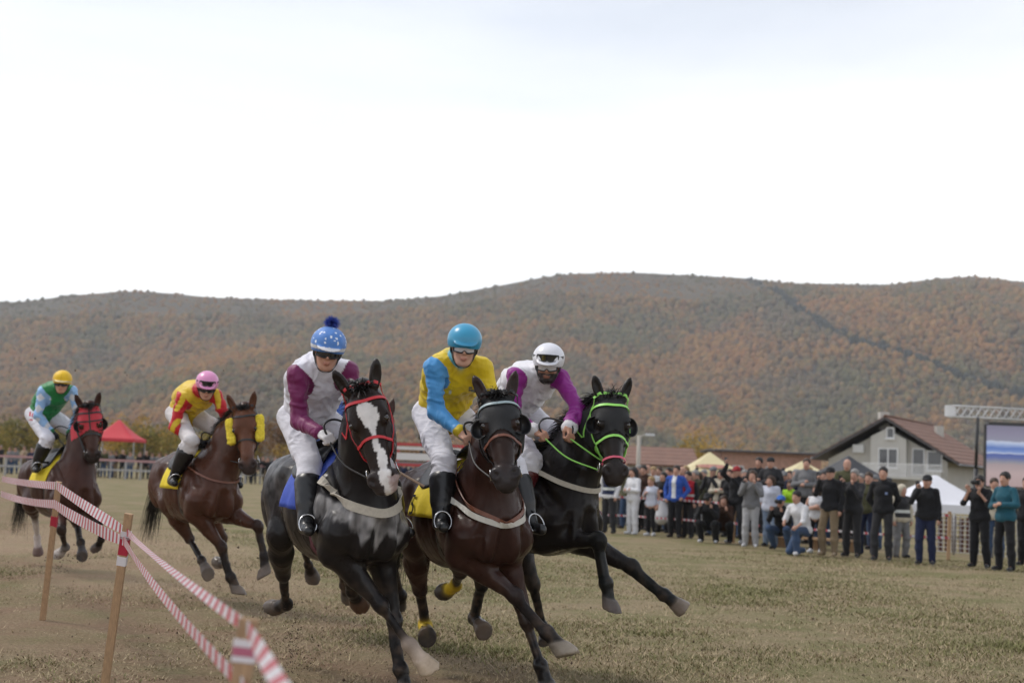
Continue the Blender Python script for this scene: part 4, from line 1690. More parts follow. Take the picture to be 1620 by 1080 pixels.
H5 = horse(dict(label='brown horse in a red blinker hood, last of the field on the far left', chest=(132, 788), d=17.4, heading=38, scale=1.09,
                poll=(141, 646), muzzle=(147, 729), neck=.76, hyaw=12, hroll=3, seed=5, vox=.0135,
                FR=('fwd', [(97, 838, 'n'), (103, 865, 'f'), (92, 878, 'f')]),
                FL=('fwd', [(156, 826, 'n'), (160, 853, 'f'), (152, 868, 'f')]),
                HR=('mid', [(54, 812, 'f'), (59, 850, 'f'), (60, 876, 'f')]),
                HL=('fwd', [(122, 828, 'f'), (128, 857, 'n'), (130, 880, 'n')]),
                col=cols((.052, .021, .0145), (.018, .014, .013), head=(.060, .026, .018), HR=dict(cannon=(.52, .46, .43), fetlock=(.52, .45, .42), pastern=(.5, .43, .40), hoof=(.12, .07, .06)), FR=dict(pastern=(.5, .45, .42), hoof=(.45, .40, .37)), FL=dict(hoof=(.12, .09, .08)), HL=dict(hoof=(.10, .09, .09))),
                paint=paint_bay(.3), mat=M5))

H6 = horse(dict(label='brown horse almost hidden behind the black horse with white blaze', chest=(583, 806), d=11.5, heading=27, scale=1.0,
                poll=(598, 668), muzzle=(606, 752), neck=.76, hyaw=0, seed=6, vox=.017, tail_len=.2,
                FR=('fwd', [(600, 905, 'n'), (618, 960, 'n'), (626, 985, 'n')]),
                FL=('fwd', [(622, 890, 'n'), (634, 940, 'f'), (630, 965, 'f')]),
                HR=('mid', [(478, 858, 'f'), (488, 893, 'f'), (494, 913, 'f')]),
                HL=('fwd', [(535, 880, 'f'), (545, 925, 'f'), (550, 945, 'f')]),
                col=cols((.060, .028, .020), (.018, .014, .013), HR=dict(hoof=(.10, .085, .075))), paint=paint_bay(.3), mat=M5))

WHITE = (.68, .67, .72)
OFFW = (.60, .57, .57)
YEL = (.70, .50, .015)
SKY = (.075, .30, .62)
PURP = (.16, .014, .085)
BLK = (.012, .012, .013)
SKIN_A = (.50, .27, .19)
SKIN_B = (.56, .32, .23)



def sleeve4(Vt, C, m, t, ax, o):
    # yellow flames on red
    a = (Vt - o) @ nrm(np.cross(ax, V(0, 1, 0)))
    g = np.sin(t * 16 + a * 42) + .7 * np.sin(a * 60 + 1.2)
    C[m & (g > .35)] = (.68, .47, .03)
    return C


def sleeve5(Vt, C, m, t, ax, o):
    # white lozenges on pale blue
    a = (Vt - o) @ nrm(np.cross(ax, V(0, 1, 0)))
    g = np.abs(((t * 4.2) % 1) - .5) * 2 + np.abs(((a * 7 + .5) % 1) - .5) * 2
    C[m & (g < .72)] = (.62, .64, .68)
    return C


J1, hands1, R1 = jockey(dict(label='jockey in blue starred helmet with pompom, white silks and plum sleeves', pelvis=(486, 662, -.40), neck=(508, 576), head=(518, 556), hyaw=3, hpitch=-.12, htilt=.10,
                             shR=(471, 594), shL=(553, 588), elR=(474, 690, 'n'), wrR=(506, 684, 'n'), elL=(572, 660, 'n'), wrL=(560, 690, 'n'),
                             knR=(490, 735, 'n'), anR=(484, 826, 'f'), toR=(487, 846, 'n'), boot_h=.66,
                             style=dict(skin=SKIN_A, top=(.70, .69, .75), sleeve=(PURP, PURP), pants=WHITE, boots=BLK, glove=(.60, .58, .58), cap=(.085, .22, .56), cap_band=(.62, .62, .64), stars=True, pompom=(.035, .07, .36),
                                        goggles=LENS_DARK, cap_cloth=True, beard=None, puff=1.03),
                             whip=('R', (694, 782), ('whip_flap', (.42, .30, .22), .7)), whip_hand='L', whip_label='black whip with tan flap held by the jockey in plum sleeves'), H1)
J2, hands2, R2 = jockey(dict(label='jockey in turquoise helmet, yellow silks and sky blue sleeve', pelvis=(698, 655, -.42), neck=(724, 570), head=(734, 550), hyaw=3, hpitch=-.06, htilt=.06,
                             shR=(688, 582), shL=(767, 582), elR=(690, 668, 'n'), wrR=(728, 682, 'n'), elL=(785, 655, 'n'), wrL=(772, 692, 'n'),
                             knR=(703, 733, 'n'), anR=(697, 822, 'f'), toR=(703, 843, 'n'), boot_h=.68,
                             style=dict(skin=SKIN_B, top=YEL, sleeve=dict(R=SKY, L=YEL), pants=WHITE, boots=BLK, collar=(.10, .36, .48), cuff=(.66, .50, .03), cap=(.035, .30, .50), peak_col=(.025, .21, .36), goggles=LENS_CLEAR), marks=[(747, 617, 6, 1.6, (.06, .07, .05)), (744, 613, 2.5, 1.6, (.10, .12, .10)), (712, 619, 2.2, 2.0, (.45, .48, .42))]), H2)
J3, hands3, R3 = jockey(dict(label='bearded jockey in white helmet with spare goggles and magenta sleeves', pelvis=(810, 648, -.52), neck=(846, 594), head=(867, 578), hyaw=-4, hpitch=-.12, htilt=.04,
                             shR=(815, 596), shL=(895, 600), elR=(812, 662, 'n'), wrR=(845, 680, 'n'), elL=(914, 645, 'n'), wrL=(900, 676, 'n'),
                             knR=(838, 728, 'n'), anR=(818, 800, 'f'), toR=(826, 822, 'n'),
                             style=dict(skin=(.42, .22, .15), top=(.70, .69, .72), sleeve=((.24, .015, .21), (.24, .015, .21)), pants=WHITE, boots=(.09, .012, .014), cuff=(.62, .60, .62), beard=(.02, .014, .012), brow=(.02, .014, .01), cap=(.72, .72, .77), goggles=LENS_CLEAR, goggles_up=LENS_DARK)), H3)
J4, hands4, R4 = jockey(dict(label='crouching jockey in pink helmet with yellow and red silks', pelvis=(291, 655, -.42), neck=(314, 618), head=(327, 612), hyaw=2, hpitch=-.28, htilt=.04,
                             shR=(284, 634), shL=(350, 628), elR=(274, 682, 'n'), wrR=(312, 696, 'n'), elL=(362, 668, 'n'), wrL=(340, 696, 'n'),
                             knR=(303, 697, 'n'), anR=(274, 757, 'f'), toR=(270, 775, 'n'),
                             style=dict(skin=SKIN_A, top=(.68, .47, .03), sleeve=((.50, .014, .022), (.50, .014, .022)), collar=(.45, .012, .02), pants=OFFW, boots=BLK, glove=BLK, cap=(.72, .28, .50), goggles=LENS_DARK, goggles_up=LENS_DARK), hunch=2.2, leg_w=.95, sleeve_paint=sleeve4, vox=.009), H4)
J5, hands5, R5 = jockey(dict(label='jockey in yellow helmet with green silks and pale blue sleeves', pelvis=(66, 656, -.42), neck=(91, 613), head=(98, 606), hyaw=-8, hpitch=-.06, htilt=.04,
                             shR=(65, 621), shL=(116, 620), elR=(58, 668, 'n'), wrR=(84, 686, 'n'), elL=(124, 658, 'n'), wrL=(112, 684, 'n'),
                             knR=(75, 694, 'n'), anR=(56, 738, 'f'), toR=(54, 756, 'n'),
                             style=dict(skin=SKIN_A, top=(.02, .20, .055), sleeve=((.28, .47, .74), (.28, .47, .74)), cuff=(.02, .14, .05), pants=WHITE, boots=BLK, glove=BLK, cap=(.80, .50, .015), cap_band=(.70, .58, .30), cap_seam=True, cap_cloth=True, goggles=LENS_DARK), sleeve_paint=sleeve5, pant_marks=[(45, 640, 2.6, 3.2, (.50, .03, .05)), (48, 655, 1.2, 3.5, (.50, .03, .05)), (52, 657, 1.2, 3.0, (.50, .03, .05)), (49, 664, 3.0, 1.2, (.50, .03, .05))], vox=.010), H5)

J6, hands6, R6 = jockey(dict(label='crouched jockey hidden behind the rider in plum sleeves', pelvis=(492, 672, -.46), neck=(511, 640), head=(517, 616), hyaw=2, hpitch=-.25,
                             shR=(490, 648), shL=(533, 648), elR=(495, 684, 'n'), wrR=(520, 696, 'n'), elL=(536, 684, 'n'), wrL=(537, 698, 'n'), knR=(505, 715, 'n'), anR=(497, 775, 'f'), toR=(500, 790, 'n'),
                             style=dict(skin=SKIN_A, top=(.03, .08, .30), sleeve=((.03, .08, .30), (.03, .08, .30)), pants=OFFW, boots=BLK, glove=BLK, cap=(.03, .08, .30), goggles=LENS_DARK), vox=.017), H6)

RED_STRAP = mat('red_strap', (.52, .02, .028), rough=.4)
LIME_STRAP = mat('lime_strap', (.30, .70, .13), rough=.45)
YCLOTH = mat('yellow_saddle_cloth', (.72, .55, .02), rough=.75, var=.1, vscale=10, bump=.3, bscale=24)
BCLOTH = mat('blue_saddle_cloth', (.035, .075, .40), rough=.7, var=.15, vscale=10, bump=.3, bscale=24)
INK = mat('black_print', (.015, .015, .015), rough=.7)
HOOD_BLACK = mat('black_hood_cloth', (.011, .011, .012), rough=.75, var=.2, vscale=60)
HOOD_RED = mat('red_hood_cloth', (.48, .035, .05), rough=.75, var=.1, vscale=60)
CUP_BLACK = mat('black_cup', (.010, .010, .011), rough=.35)
PALE = mat('pale_cup', (.40, .37, .34), rough=.5)
FLEECE = mat('yellow_fleece', (.78, .60, .05), rough=.95, var=.2, vscale=45, bump=.8, bscale=70, bdist=.02)

tack(H1, hands1, dict(bridle=RED_STRAP, cloth=BCLOTH, breast=WEB_CREAM, breast_w=.055, breast_z=1.32, girth=mat('plum_webbing', (.10, .02, .035), rough=.7)))
tack(H2, hands2, dict(bridle=LEATHER_BLACK, browband=mat('blue_grey_browband', (.30, .38, .40), rough=.5), noseband=LEATHER_BROWN, cloth=YCLOTH, breast=mat('white_webbing', (.52, .50, .45), rough=.8), breast_w=.035, breast_z=1.27, collar=LEATHER_BROWN, boff=.013, number=('5', INK)))
tack(H3, hands3, dict(bridle=LIME_STRAP, drop=mat('pink_strap', (.62, .10, .16), rough=.5), cloth=YCLOTH, breast=WEB_CREAM, breast_w=.036, breast_z=1.42, rein=LIME_STRAP, boff=.013))
tack(H4, hands4, dict(bridle=LEATHER_BLACK, cloth=YCLOTH, breast=LEATHER_BROWN, breast_w=.018, breast_z=1.36))
tack(H5, hands5, dict(boff=.013, center=LEATHER_BLACK, bridle=LEATHER_BLACK, cloth=YCLOTH))
blinker_hood(H2, HOOD_BLACK, CUP_BLACK)
blinker_hood(H3, HOOD_BLACK, CUP_BLACK)
blinker_hood(H5, HOOD_RED, CUP_BLACK)

tack(H6, hands6, dict(bridle=LEATHER_BLACK, cloth=YCLOTH))


def sheepskin(h):
    for s in (1, -1):
        f = Field()
        for dy in (.0, .018, .034):
            o_ = h['A'] @ V(0, s * (.004 + dy), .018 - .25 * dy)
            f.rc(h['H'](.085, s * .092, -.015) + o_, h['H'](.295, s * .084, -.03) + o_, .027, .027, (1, 1, 1), k=.02)
        Vt, Q = f.mesh(.010)
        N = vnormals(Vt, Q)
        Vt = Vt + N * (fbm(Vt, 60, 2, 4) * .006)[:, None]
        obj('sheepskin_roll', mesh_np('sheepskin_roll', Vt, Q), FLEECE, h['root'])


sheepskin(H4)

# ------------------------------------------------------------------ ground, grass, hills, haze
def world_px(P):
    """photograph pixels of world points (used only to find where a real feature of the hill lies)"""
    Q = P - CAM
    w = Q @ _fw
    return 810 + F_PX * (Q @ _rc) / w, 540 - F_PX * (Q @ _uc) / w


def ground_material():
    m = bpy.data.materials.new('dry_turf')
    m.use_nodes = True
    nt = m.node_tree
    N, L = nt.nodes, nt.links
    b = N['Principled BSDF']
    b.inputs['Roughness'].default_value = .95
    b.inputs['Specular IOR Level'].default_value = .1
    tc = N.new('ShaderNodeTexCoord')

    def noise(scale, det=5, rough=.6):
        n = N.new('ShaderNodeTexNoise')
        n.inputs['Scale'].default_value = scale
        n.inputs['Detail'].default_value = det
        n.inputs['Roughness'].default_value = rough
        L.new(tc.outputs['Object'], n.inputs['Vector'])
        return n.outputs['Fac']

    def ramp(fac, p0, c0, p1, c1):
        r = N.new('ShaderNodeValToRGB')
        r.color_ramp.elements[0].position, r.color_ramp.elements[1].position = p0, p1
        r.color_ramp.elements[0].color, r.color_ramp.elements[1].color = (*c0, 1), (*c1, 1)
        L.new(fac, r.inputs['Fac'])
        return r.outputs['Color']

    def mix(f, a, c):
        x = N.new('ShaderNodeMix')
        x.data_type = 'RGBA'
        L.new(f, x.inputs['Factor'])
        L.new(a, x.inputs['A'])
        L.new(c, x.inputs['B'])
        return x.outputs['Result']
    fine = noise(38, 6, .7)
    straw = ramp(fine, .3, (.145, .113, .070), .70, (.385, .305, .190))
    green = ramp(fine, .3, (.090, .086, .038), .70, (.265, .244, .118))
    dirt = ramp(fine, .3, (.165, .108, .070), .75, (.33, .230, .155))
    f1 = ramp(noise(.75, 7, .72), .42, (0, 0, 0), .60, (1, 1, 1))
    c = mix(f1, straw, green)
    # churned strip where the field gallops, and bare scuffs
    sep = N.new('ShaderNodeSeparateXYZ')
    L.new(tc.outputs['Object'], sep.inputs['Vector'])
    mt = N.new('ShaderNodeMath')
    mt.operation = 'MULTIPLY_ADD'
    mt.inputs[1].default_value = .42
    L.new(sep.outputs['Y'], mt.inputs[0])
    L.new(sep.outputs['X'], mt.inputs[2])          # x + .42 y : across the track
    mr = N.new('ShaderNodeMapRange')
    mr.interpolation_type = 'SMOOTHSTEP'
    mr.inputs['From Min'].default_value = 7.0
    mr.inputs['From Max'].default_value = 3.4
    L.new(mt.outputs[0], mr.inputs['Value'])
    nz = ramp(noise(.9, 6, .7), .36, (0, 0, 0), .62, (1, 1, 1))
    ml = N.new('ShaderNodeMath')
    ml.operation = 'MULTIPLY'
    L.new(mr.outputs['Result'], ml.inputs[0])
    L.new(nz, ml.inputs[1])
    c = mix(ml.outputs[0], c, dirt)
    sc = ramp(noise(3.1, 5, .7), .62, (0, 0, 0), .72, (.8, .8, .8))
    c = mix(sc, c, dirt)
    L.new(c, b.inputs['Base Color'])
    bp = N.new('ShaderNodeBump')
    bp.inputs['Strength'].default_value = .8
    bp.inputs['Distance'].default_value = .05
    L.new(noise(16, 6, .75), bp.inputs['Height'])
    L.new(bp.outputs['Normal'], b.inputs['Normal'])
    return m


def build_ground():
    # one sheet, finer near the camera, gently uneven
    ys = np.concatenate([np.linspace(-30, 4, 6), np.linspace(6, 40, 120), np.geomspace(42, 9000, 50)])
    xs = np.concatenate([-np.geomspace(9000, 26, 30), np.linspace(-24, 24, 160), np.geomspace(26, 9000, 30)])
    X, Y = np.meshgrid(xs, ys, indexing='ij')
    P = np.stack([X, Y, 0 * X], -1).reshape(-1, 3)
    near = np.exp(-(np.hypot(P[:, 0], P[:, 1] - 14) / 26) ** 4)
    P[:, 2] = near * (fbm(P * V(1, 1, 0), .9, 3, 2) * .018 - .012)
    a, b = len(xs), len(ys)
    i, j = np.meshgrid(np.arange(a - 1), np.arange(b - 1), indexing='ij')
    q = np.stack([i * b + j, (i + 1) * b + j, (i + 1) * b + j + 1, i * b + j + 1], -1).reshape(-1, 4)
    o = obj('ground', mesh_np('ground', P, q), ground_material())
    tag(o, kind='structure')


def build_grass():
    rng = np.random.default_rng(8)
    n = 330000
    d = 8.6 * (30 / 8.6) ** rng.uniform(0, 1, n)
    u = rng.uniform(-60, 1680, n)
    x = (u - 810) / F_PX * d
    P = np.stack([x, d, 0 * d], 1)
    g = vnoise(P, .55, 1) + .6 * vnoise(P, 1.7, 2) + .4 * vnoise(P, 5, 3)
    trk = np.clip((5.0 - (x + .42 * d)) / 3.4, 0, 1)
    keep = rng.uniform(0, 1, n) < np.clip(.50 + .45 * g - .28 * trk, .06, 1)
    P, g, trk, d = P[keep], g[keep], trk[keep], d[keep]
    n = len(P)
    hgt = rng.uniform(.008, .036, n) * (1 + .5 * np.clip(g, 0, 1)) * (1 - .35 * trk)
    tall = rng.uniform(0, 1, n) < .02
    hgt[tall] *= 2.4
    a = rng.uniform(0, 2 * math.pi, n)
    lean = rng.uniform(.3, 2.4, n)
    w = rng.uniform(.0018, .0042, n) * (1 + d * .05)
    dirn = np.stack([np.cos(a), np.sin(a), 0 * a], 1)
    sd = np.stack([-np.sin(a), np.cos(a), 0 * a], 1) * w[:, None]
    P[:, 2] = -.012
    T = P + dirn * (hgt * lean)[:, None]
    T[:, 2] += hgt
    Vt = np.stack([P - sd, P + sd, T], 1).reshape(-1, 3)
    t = rng.uniform(0, 1, n)
    straw = lerp(np.array((.23, .18, .108)), np.array((.46, .37, .235)), t[:, None])
    grn = lerp(np.array((.10, .10, .040)), np.array((.235, .225, .095)), t[:, None])
    isg = (rng.uniform(0, 1, n) < np.clip(.32 + .5 * g - .25 * trk, .03, .9))
    C = np.where(isg[:, None], grn, straw)
    me = mesh_np('grass', Vt, np.arange(3 * n).reshape(-1, 3), np.repeat(C, 3, 0), flat=True)
    o = obj('grass', me, mat('grass_blades', None, rough=.8, spec=.15))
    tag(o, 'short dry autumn grass covering the racing field', 'grass', kind='stuff')


RIDGE_U = [-900, -500, -250, 0, 40, 100, 200, 260, 330, 400, 470, 610, 700, 800, 850, 900, 1000, 1080, 1180, 1250, 1330, 1400, 1480, 1540, 1620, 1900, 2300]
RIDGE_V = [520, 500, 490, 475, 474, 466, 457, 460, 467, 470, 472, 473, 465, 447, 437, 430, 428, 432, 437, 445, 446, 448, 438, 434, 443, 470, 490]
RIDGE_D = 2600.0
_rp = np.array([at(u, v, RIDGE_D) for u, v in zip(RIDGE_U, RIDGE_V)])


def hill_z(x, y):
    R = np.interp(x, _rp[:, 0], _rp[:, 2]) - 3
    t = np.clip((y - 1250) / (RIDGE_D - 1250), 0, 1)
    s = t ** 1.25
    P = np.stack([x, y, 0 * x], 1)
    spur = vnoise(P * V(1, .35, 1), 1 / 260, 3) * 55 + vnoise(P * V(1, .5, 1), 1 / 110, 5) * 20
    z = R * s + spur * np.clip(t * (1 - t) * 4, 0, 1)
    back = np.clip((y - RIDGE_D) / 700, 0, 1)
    return z * (1 - back)


def build_hills():
    xs = np.linspace(-2600, 2600, 170)
    ys = np.concatenate([np.linspace(1200, 2600, 110), np.linspace(2640, 3300, 12)])
    X, Y = np.meshgrid(xs, ys, indexing='ij')
    z = hill_z(X.ravel(), Y.ravel())
    P = np.stack([X.ravel(), Y.ravel(), z - .5], 1)
    a, b = len(xs), len(ys)
    i, j = np.meshgrid(np.arange(a - 1), np.arange(b - 1), indexing='ij')
    q = np.stack([i * b + j, (i + 1) * b + j, (i + 1) * b + j + 1, i * b + j + 1], -1).reshape(-1, 4)
    o = obj('hills', mesh_np('hills', P, q), mat('hill_soil', (.075, .062, .040), rough=1, var=.4, vscale=.02))
    tag(o, kind='structure')
    # the autumn wood on it
    rng = np.random.default_rng(21)
    n = 92000
    y = 1210 + (2640 - 1210) * rng.uniform(0, 1, n)
    x = rng.uniform(-1, 1, n) * (y * .56 + 200)
    z = hill_z(x, y)
    c = np.stack([x, y, z], 1)
    ico = bpy.data.meshes.new('tmp_ico')
    import bmesh
    bm = bmesh.new()
    bmesh.ops.create_icosphere(bm, subdivisions=1, radius=1)
    iv = np.array([v.co[:] for v in bm.verts])
    iq = np.array([[v.index for v in f.verts] for f in bm.faces])
    bm.free()
    bpy.data.meshes.remove(ico)
    k = len(iv)
    r = (2.6 + 3.6 * rng.uniform(0, 1, n) ** 1.5) * (.85 + .30 * (y - 1200) / 1400) * np.where(y > 2440, .55, 1)
    hgt = r * rng.uniform(.9, 1.5, n)
    jit = 1 + rng.uniform(-.28, .28, (n, k))
    Vt = c[:, None, :] + iv[None] * jit[..., None] * np.stack([r, r, hgt], 1)[:, None, :]
    Vt[:, :, 2] += (hgt * .7 - np.where(y > 2440, 4.0, 0))[:, None]
    pal = np.array([(.225, .098, .038), (.235, .135, .045), (.140, .086, .054), (.124, .114, .046), (.115, .098, .062), (.060, .070, .038), (.27, .155, .05)])
    pn = vnoise(c * V(1, .5, 1), 1 / 130, 9) + .9 * vnoise(c * V(1, .5, 1), 1 / 48, 10)
    gn = vnoise(c * V(1, .6, 1), 1 / 160, 12) + .5 * vnoise(c, 1 / 60, 13)
    w = np.stack([.7 + 1.7 * pn, .7 + 1.3 * pn, .6 + 0 * pn, .7 + 1.3 * gn, .8 - .6 * pn, .5 + 1.4 * gn - .6 * pn, .15 + .6 * pn], 1)
    w = np.clip(w, .05, None)
    w_raw = w / w.sum(1, keepdims=True)
    w = np.cumsum(w / w.sum(1, keepdims=True), 1)
    idx = (rng.uniform(0, 1, (n, 1)) > w).sum(1).clip(0, 6)
    C = lerp(pal[idx] * rng.uniform(.75, 1.2, (n, 1)), (w_raw @ pal), .55)
    # dark cut of firs running down the slope
    u, v = world_px(c)
    line = np.interp(u, [1178, 1235, 1300, 1345, 1420, 1500, 1620], [436, 472, 518, 540, 560, 590, 630])
    wid = np.interp(u, [1178, 1300, 1345, 1420, 1620], [5, 6, 3, 3, 5])
    cut = (np.abs(v - line) < wid) & (u > 1178)
    C[cut] = np.array((.030, .036, .030))
    C = np.repeat(C, k, 0) * (1 + rng.uniform(-.15, .15, (n * k, 1)))
    F = (np.arange(n)[:, None, None] * k + iq[None]).reshape(-1, 3)
    me = mesh_np('autumn_forest', Vt.reshape(-1, 3), F, C)
    o = obj('autumn_forest', me, mat('autumn_leaves', None, rough=1, spec=.05))
    tag(o, 'rust and ochre autumn forest covering the hillside', 'forest', kind='stuff')


def build_haze():
    o = MB().box((-4200, -60, -2.0), (4200, 3500, 470)).build('haze', None)
    m = bpy.data.materials.new('haze_air')
    m.use_nodes = True
    nt = m.node_tree
    nt.nodes.remove(nt.nodes['Principled BSDF'])
    pv = nt.nodes.new('ShaderNodeVolumePrincipled')
    pv.inputs['Color'].default_value = (.84, .89, .98, 1)
    pv.inputs['Density'].default_value = .0001
    pv.inputs['Anisotropy'].default_value = .1
    nt.links.new(pv.outputs['Volume'], nt.nodes['Material Output'].inputs['Volume'])
    o.data.materials.append(m)
    tag(o, 'thin autumn haze over the whole valley', 'haze', kind='stuff')



def build_dust():
    m = bpy.data.materials.new('track_dust')
    m.use_nodes = True
    nt = m.node_tree
    nt.nodes.remove(nt.nodes['Principled BSDF'])
    pv = nt.nodes.new('ShaderNodeVolumePrincipled')
    pv.inputs['Color'].default_value = (.80, .62, .47, 1)
    pv.inputs['Density'].default_value = .12
    nt.links.new(pv.outputs['Volume'], nt.nodes['Material Output'].inputs['Volume'])
    for k, (u, d, w, l, h, lab) in enumerate(((170, 20.6, 2.4, 1.4, .50, 'pale brown dust hanging behind the last racehorse'), (285, 15.6, 1.7, 1.3, .42, 'thin dust under the bay horse'), (470, 10.9, .75, .55, .26, 'dust kicked up by the hind hoof of the black horse'))):
        g = ground_at(u, d)
        prof = [(math.cos(a) * 1.0, math.sin(a)) for a in np.linspace(0, math.pi / 2, 9)]
        prof = [(max(r, 0), z) for r, z in prof]
        prof[-1] = (0, 1)
        o = MB().lathe(prof, 28, (0, 0, 0), np.diag([w, l, h])).build('dust', m, None, True, g + V(0, 0, .012))
        tag(o, lab, 'dust', kind='stuff')


build_dust()
build_ground()
build_grass()
build_hills()
build_haze()

# ------------------------------------------------------------------ the tape line in front
def tape_material():
    m = bpy.data.materials.new('barrier_tape_print')
    m.use_nodes = True
    nt = m.node_tree
    N, L = nt.nodes, nt.links
    b = N['Principled BSDF']
    b.inputs['Roughness'].default_value = .35
    uv = N.new('ShaderNodeVertexColor')
    uv.layer_name = 'Col'
    sep = N.new('ShaderNodeSeparateColor')
    L.new(uv.outputs['Color'], sep.inputs['Color'])
    # Col.r = metres along the tape / 20, Col.g = across; slanted stripes
    ad = N.new('ShaderNodeMath')
    ad.operation = 'MULTIPLY_ADD'
    ad.inputs[1].default_value = 20 / .15
    sl = N.new('ShaderNodeMath')
    sl.operation = 'MULTIPLY'
    sl.inputs[1].default_value = .10
    L.new(sep.outputs['Green'], sl.inputs[0])
    L.new(sep.outputs['Red'], ad.inputs[0])
    L.new(sl.outputs[0], ad.inputs[2])
    fr = N.new('ShaderNodeMath')
    fr.operation = 'FRACT'
    L.new(ad.outputs[0], fr.inputs[0])
    gt = N.new('ShaderNodeMath')
    gt.operation = 'GREATER_THAN'
    gt.inputs[1].default_value = .52
    L.new(fr.outputs[0], gt.inputs[0])
    mx = N.new('ShaderNodeMix')
    mx.data_type = 'RGBA'
    mx.inputs['A'].default_value = (.74, .72, .74, 1)
    mx.inputs['B'].default_value = (.58, .11, .135, 1)
    L.new(gt.outputs[0], mx.inputs['Factor'])
    L.new(mx.outputs['Result'], b.inputs['Base Color'])
    # thin plastic: some light passes through
    tr = N.new('ShaderNodeBsdfTranslucent')
    L.new(mx.outputs['Result'], tr.inputs['Color'])
    ms = N.new('ShaderNodeMixShader')
    ms.inputs['Fac'].default_value = .45
    L.new(b.outputs['BSDF'], ms.inputs[1])
    L.new(tr.outputs['BSDF'], ms.inputs[2])
    L.new(ms.outputs['Shader'], N['Material Output'].inputs['Surface'])
    return m


TAPE = tape_material()
WOOD = mat('raw_pine', (.40, .255, .145), rough=.8, var=.25, vscale=14, stretch=(6, 6, .6), bump=.3, bscale=40)
REDTAPE = mat('red_wrap', (.42, .02, .05), rough=.45)
WHTAPE = mat('white_wrap', (.70, .66, .69), rough=.45)


def tape(name, pts, w, label, sag=.05, twist=None, seed=0, segs=26, parent=None):
    """plastic tape between fixing points"""
    rng = np.random.default_rng(seed)
    allp, alln = [], []
    for i in range(len(pts) - 1):
        a, b = np.asarray(pts[i], float), np.asarray(pts[i + 1], float)
        t = np.linspace(0, 1, segs)[:-1] if i < len(pts) - 2 else np.linspace(0, 1, segs)
        L = np.linalg.norm(b - a)
        p = a + (b - a) * t[:, None]
        p[:, 2] -= sag * L / 4 * 4 * t * (1 - t)
        tw = (twist[i] if twist is not None else .25)
        ang = tw * np.sin(math.pi * t) + .12 * np.sin(t * 9 + rng.uniform(0, 6)) * np.sin(math.pi * t)
        d = nrm(b - a)
        side = nrm(np.cross(d, V(0, 0, 1)))
        up = np.cross(side, d)
        n = side[None] * np.cos(ang)[:, None] + up[None] * np.sin(ang)[:, None]
        allp.append(p)
        alln.append(n)
    P, N = np.vstack(allp), np.vstack(alln)
    wv = np.broadcast_to(np.asarray(w, float), (len(pts) - 1,))
    ww = np.concatenate([np.full(len(p_), x_) for p_, x_ in zip(allp, wv)])
    ww = np.convolve(np.pad(ww, 4, mode='edge'), np.ones(9) / 9, 'valid')
    mb = MB()
    mb.ribbon(P, N, ww, .0015)
    me = mb.mesh(name, False)
    s = np.concatenate([[0], np.cumsum(np.linalg.norm(np.diff(P, axis=0), axis=1))])
    col = np.ones((len(me.vertices), 4), np.float32)
    col[:, 0] = np.repeat(s / 20, 4)
    col[:, 1] = np.tile([0, 1, 1, 0], len(P))
    ca = me.color_attributes.new('Col', 'FLOAT_COLOR', 'POINT')
    ca.data.foreach_set('color', col.ravel())
    o = obj(name, me, TAPE, parent)
    if label:
        tag(o, label, 'tape', 'barrier tapes strung along the track')
    return o


def stake(base, top, w, label, wraps):
    base, top = np.asarray(base, float), np.asarray(top, float)
    root = empty('wooden_stake', base)
    tag(root, label, 'stake', 'stakes carrying the barrier tape')
    d = top - base
    MB().bar(V(0, 0, -.05), d, w, w * .62, (0, 1, 0)).build('post', WOOD, root)
    x = nrm(d)
    for z, hh, m in wraps:
        c = d * (z / np.linalg.norm(d))
        MB().bar(c - x * hh / 2, c + x * hh / 2, w + .008, w * .62 + .008, (0, 1, 0)).build('tape_wrap', m, root)
    return root


S1b, S1t = on_ground(67, 980), at(93, 762, 12.55)
S2b, S2t = on_ground(164, 1088), at(204, 812, 9.05)
S3b = V(-.62, 3.05, 0)
S3t = at(394, 978, 3.1)
S4b, S4t = V(-.20, 1.65, 0), V(-.17, 1.65, 1.13)
S0b, S0t = V(-6.3, 17.6, 0), V(-6.2, 17.6, 1.2)
stake(S1b, S1t, .048, 'thin leaning stake at far left wrapped once in red tape', [(.93, .10, REDTAPE)])
stake(S2b, S2t, .050, 'middle leaning stake with red and white wraps', [(.96, .12, REDTAPE), (1.03, .05, WHTAPE), (.86, .06, WHTAPE)])
stake(S3b, S3t, .040, 'nearest stake cut by the bottom edge, out of focus', [(1.112, .016, WHTAPE), (1.094, .018, mat('faded_red_wrap', (.45, .12, .19), rough=.5)), (1.078, .012, WHTAPE), (1.0, .03, REDTAPE)])
up = lambda b, t, f: b + (t - b) * f
tape('barrier_tape', [S0t - V(0, 0, .06), at(90, 768, 12.5), at(203, 843, 9.0), at(392, 992, 3.08), S4t], [.068, .07, .026, .030],
     'upper red and white barrier tape between the stakes', sag=.008, twist=[.2, .35, 1.3, 1.0], seed=3)
tape('barrier_tape', [S0t - V(0, 0, .24), at(86, 797, 12.5), at(197, 856, 9.0), at(383, 1083, 3.06), S4t - V(0, 0, .25)], [.07, .08, .032, .034],
     'lower red and white barrier tape, striped and sagging', sag=.018, twist=[.15, .1, .25, .4], seed=5)

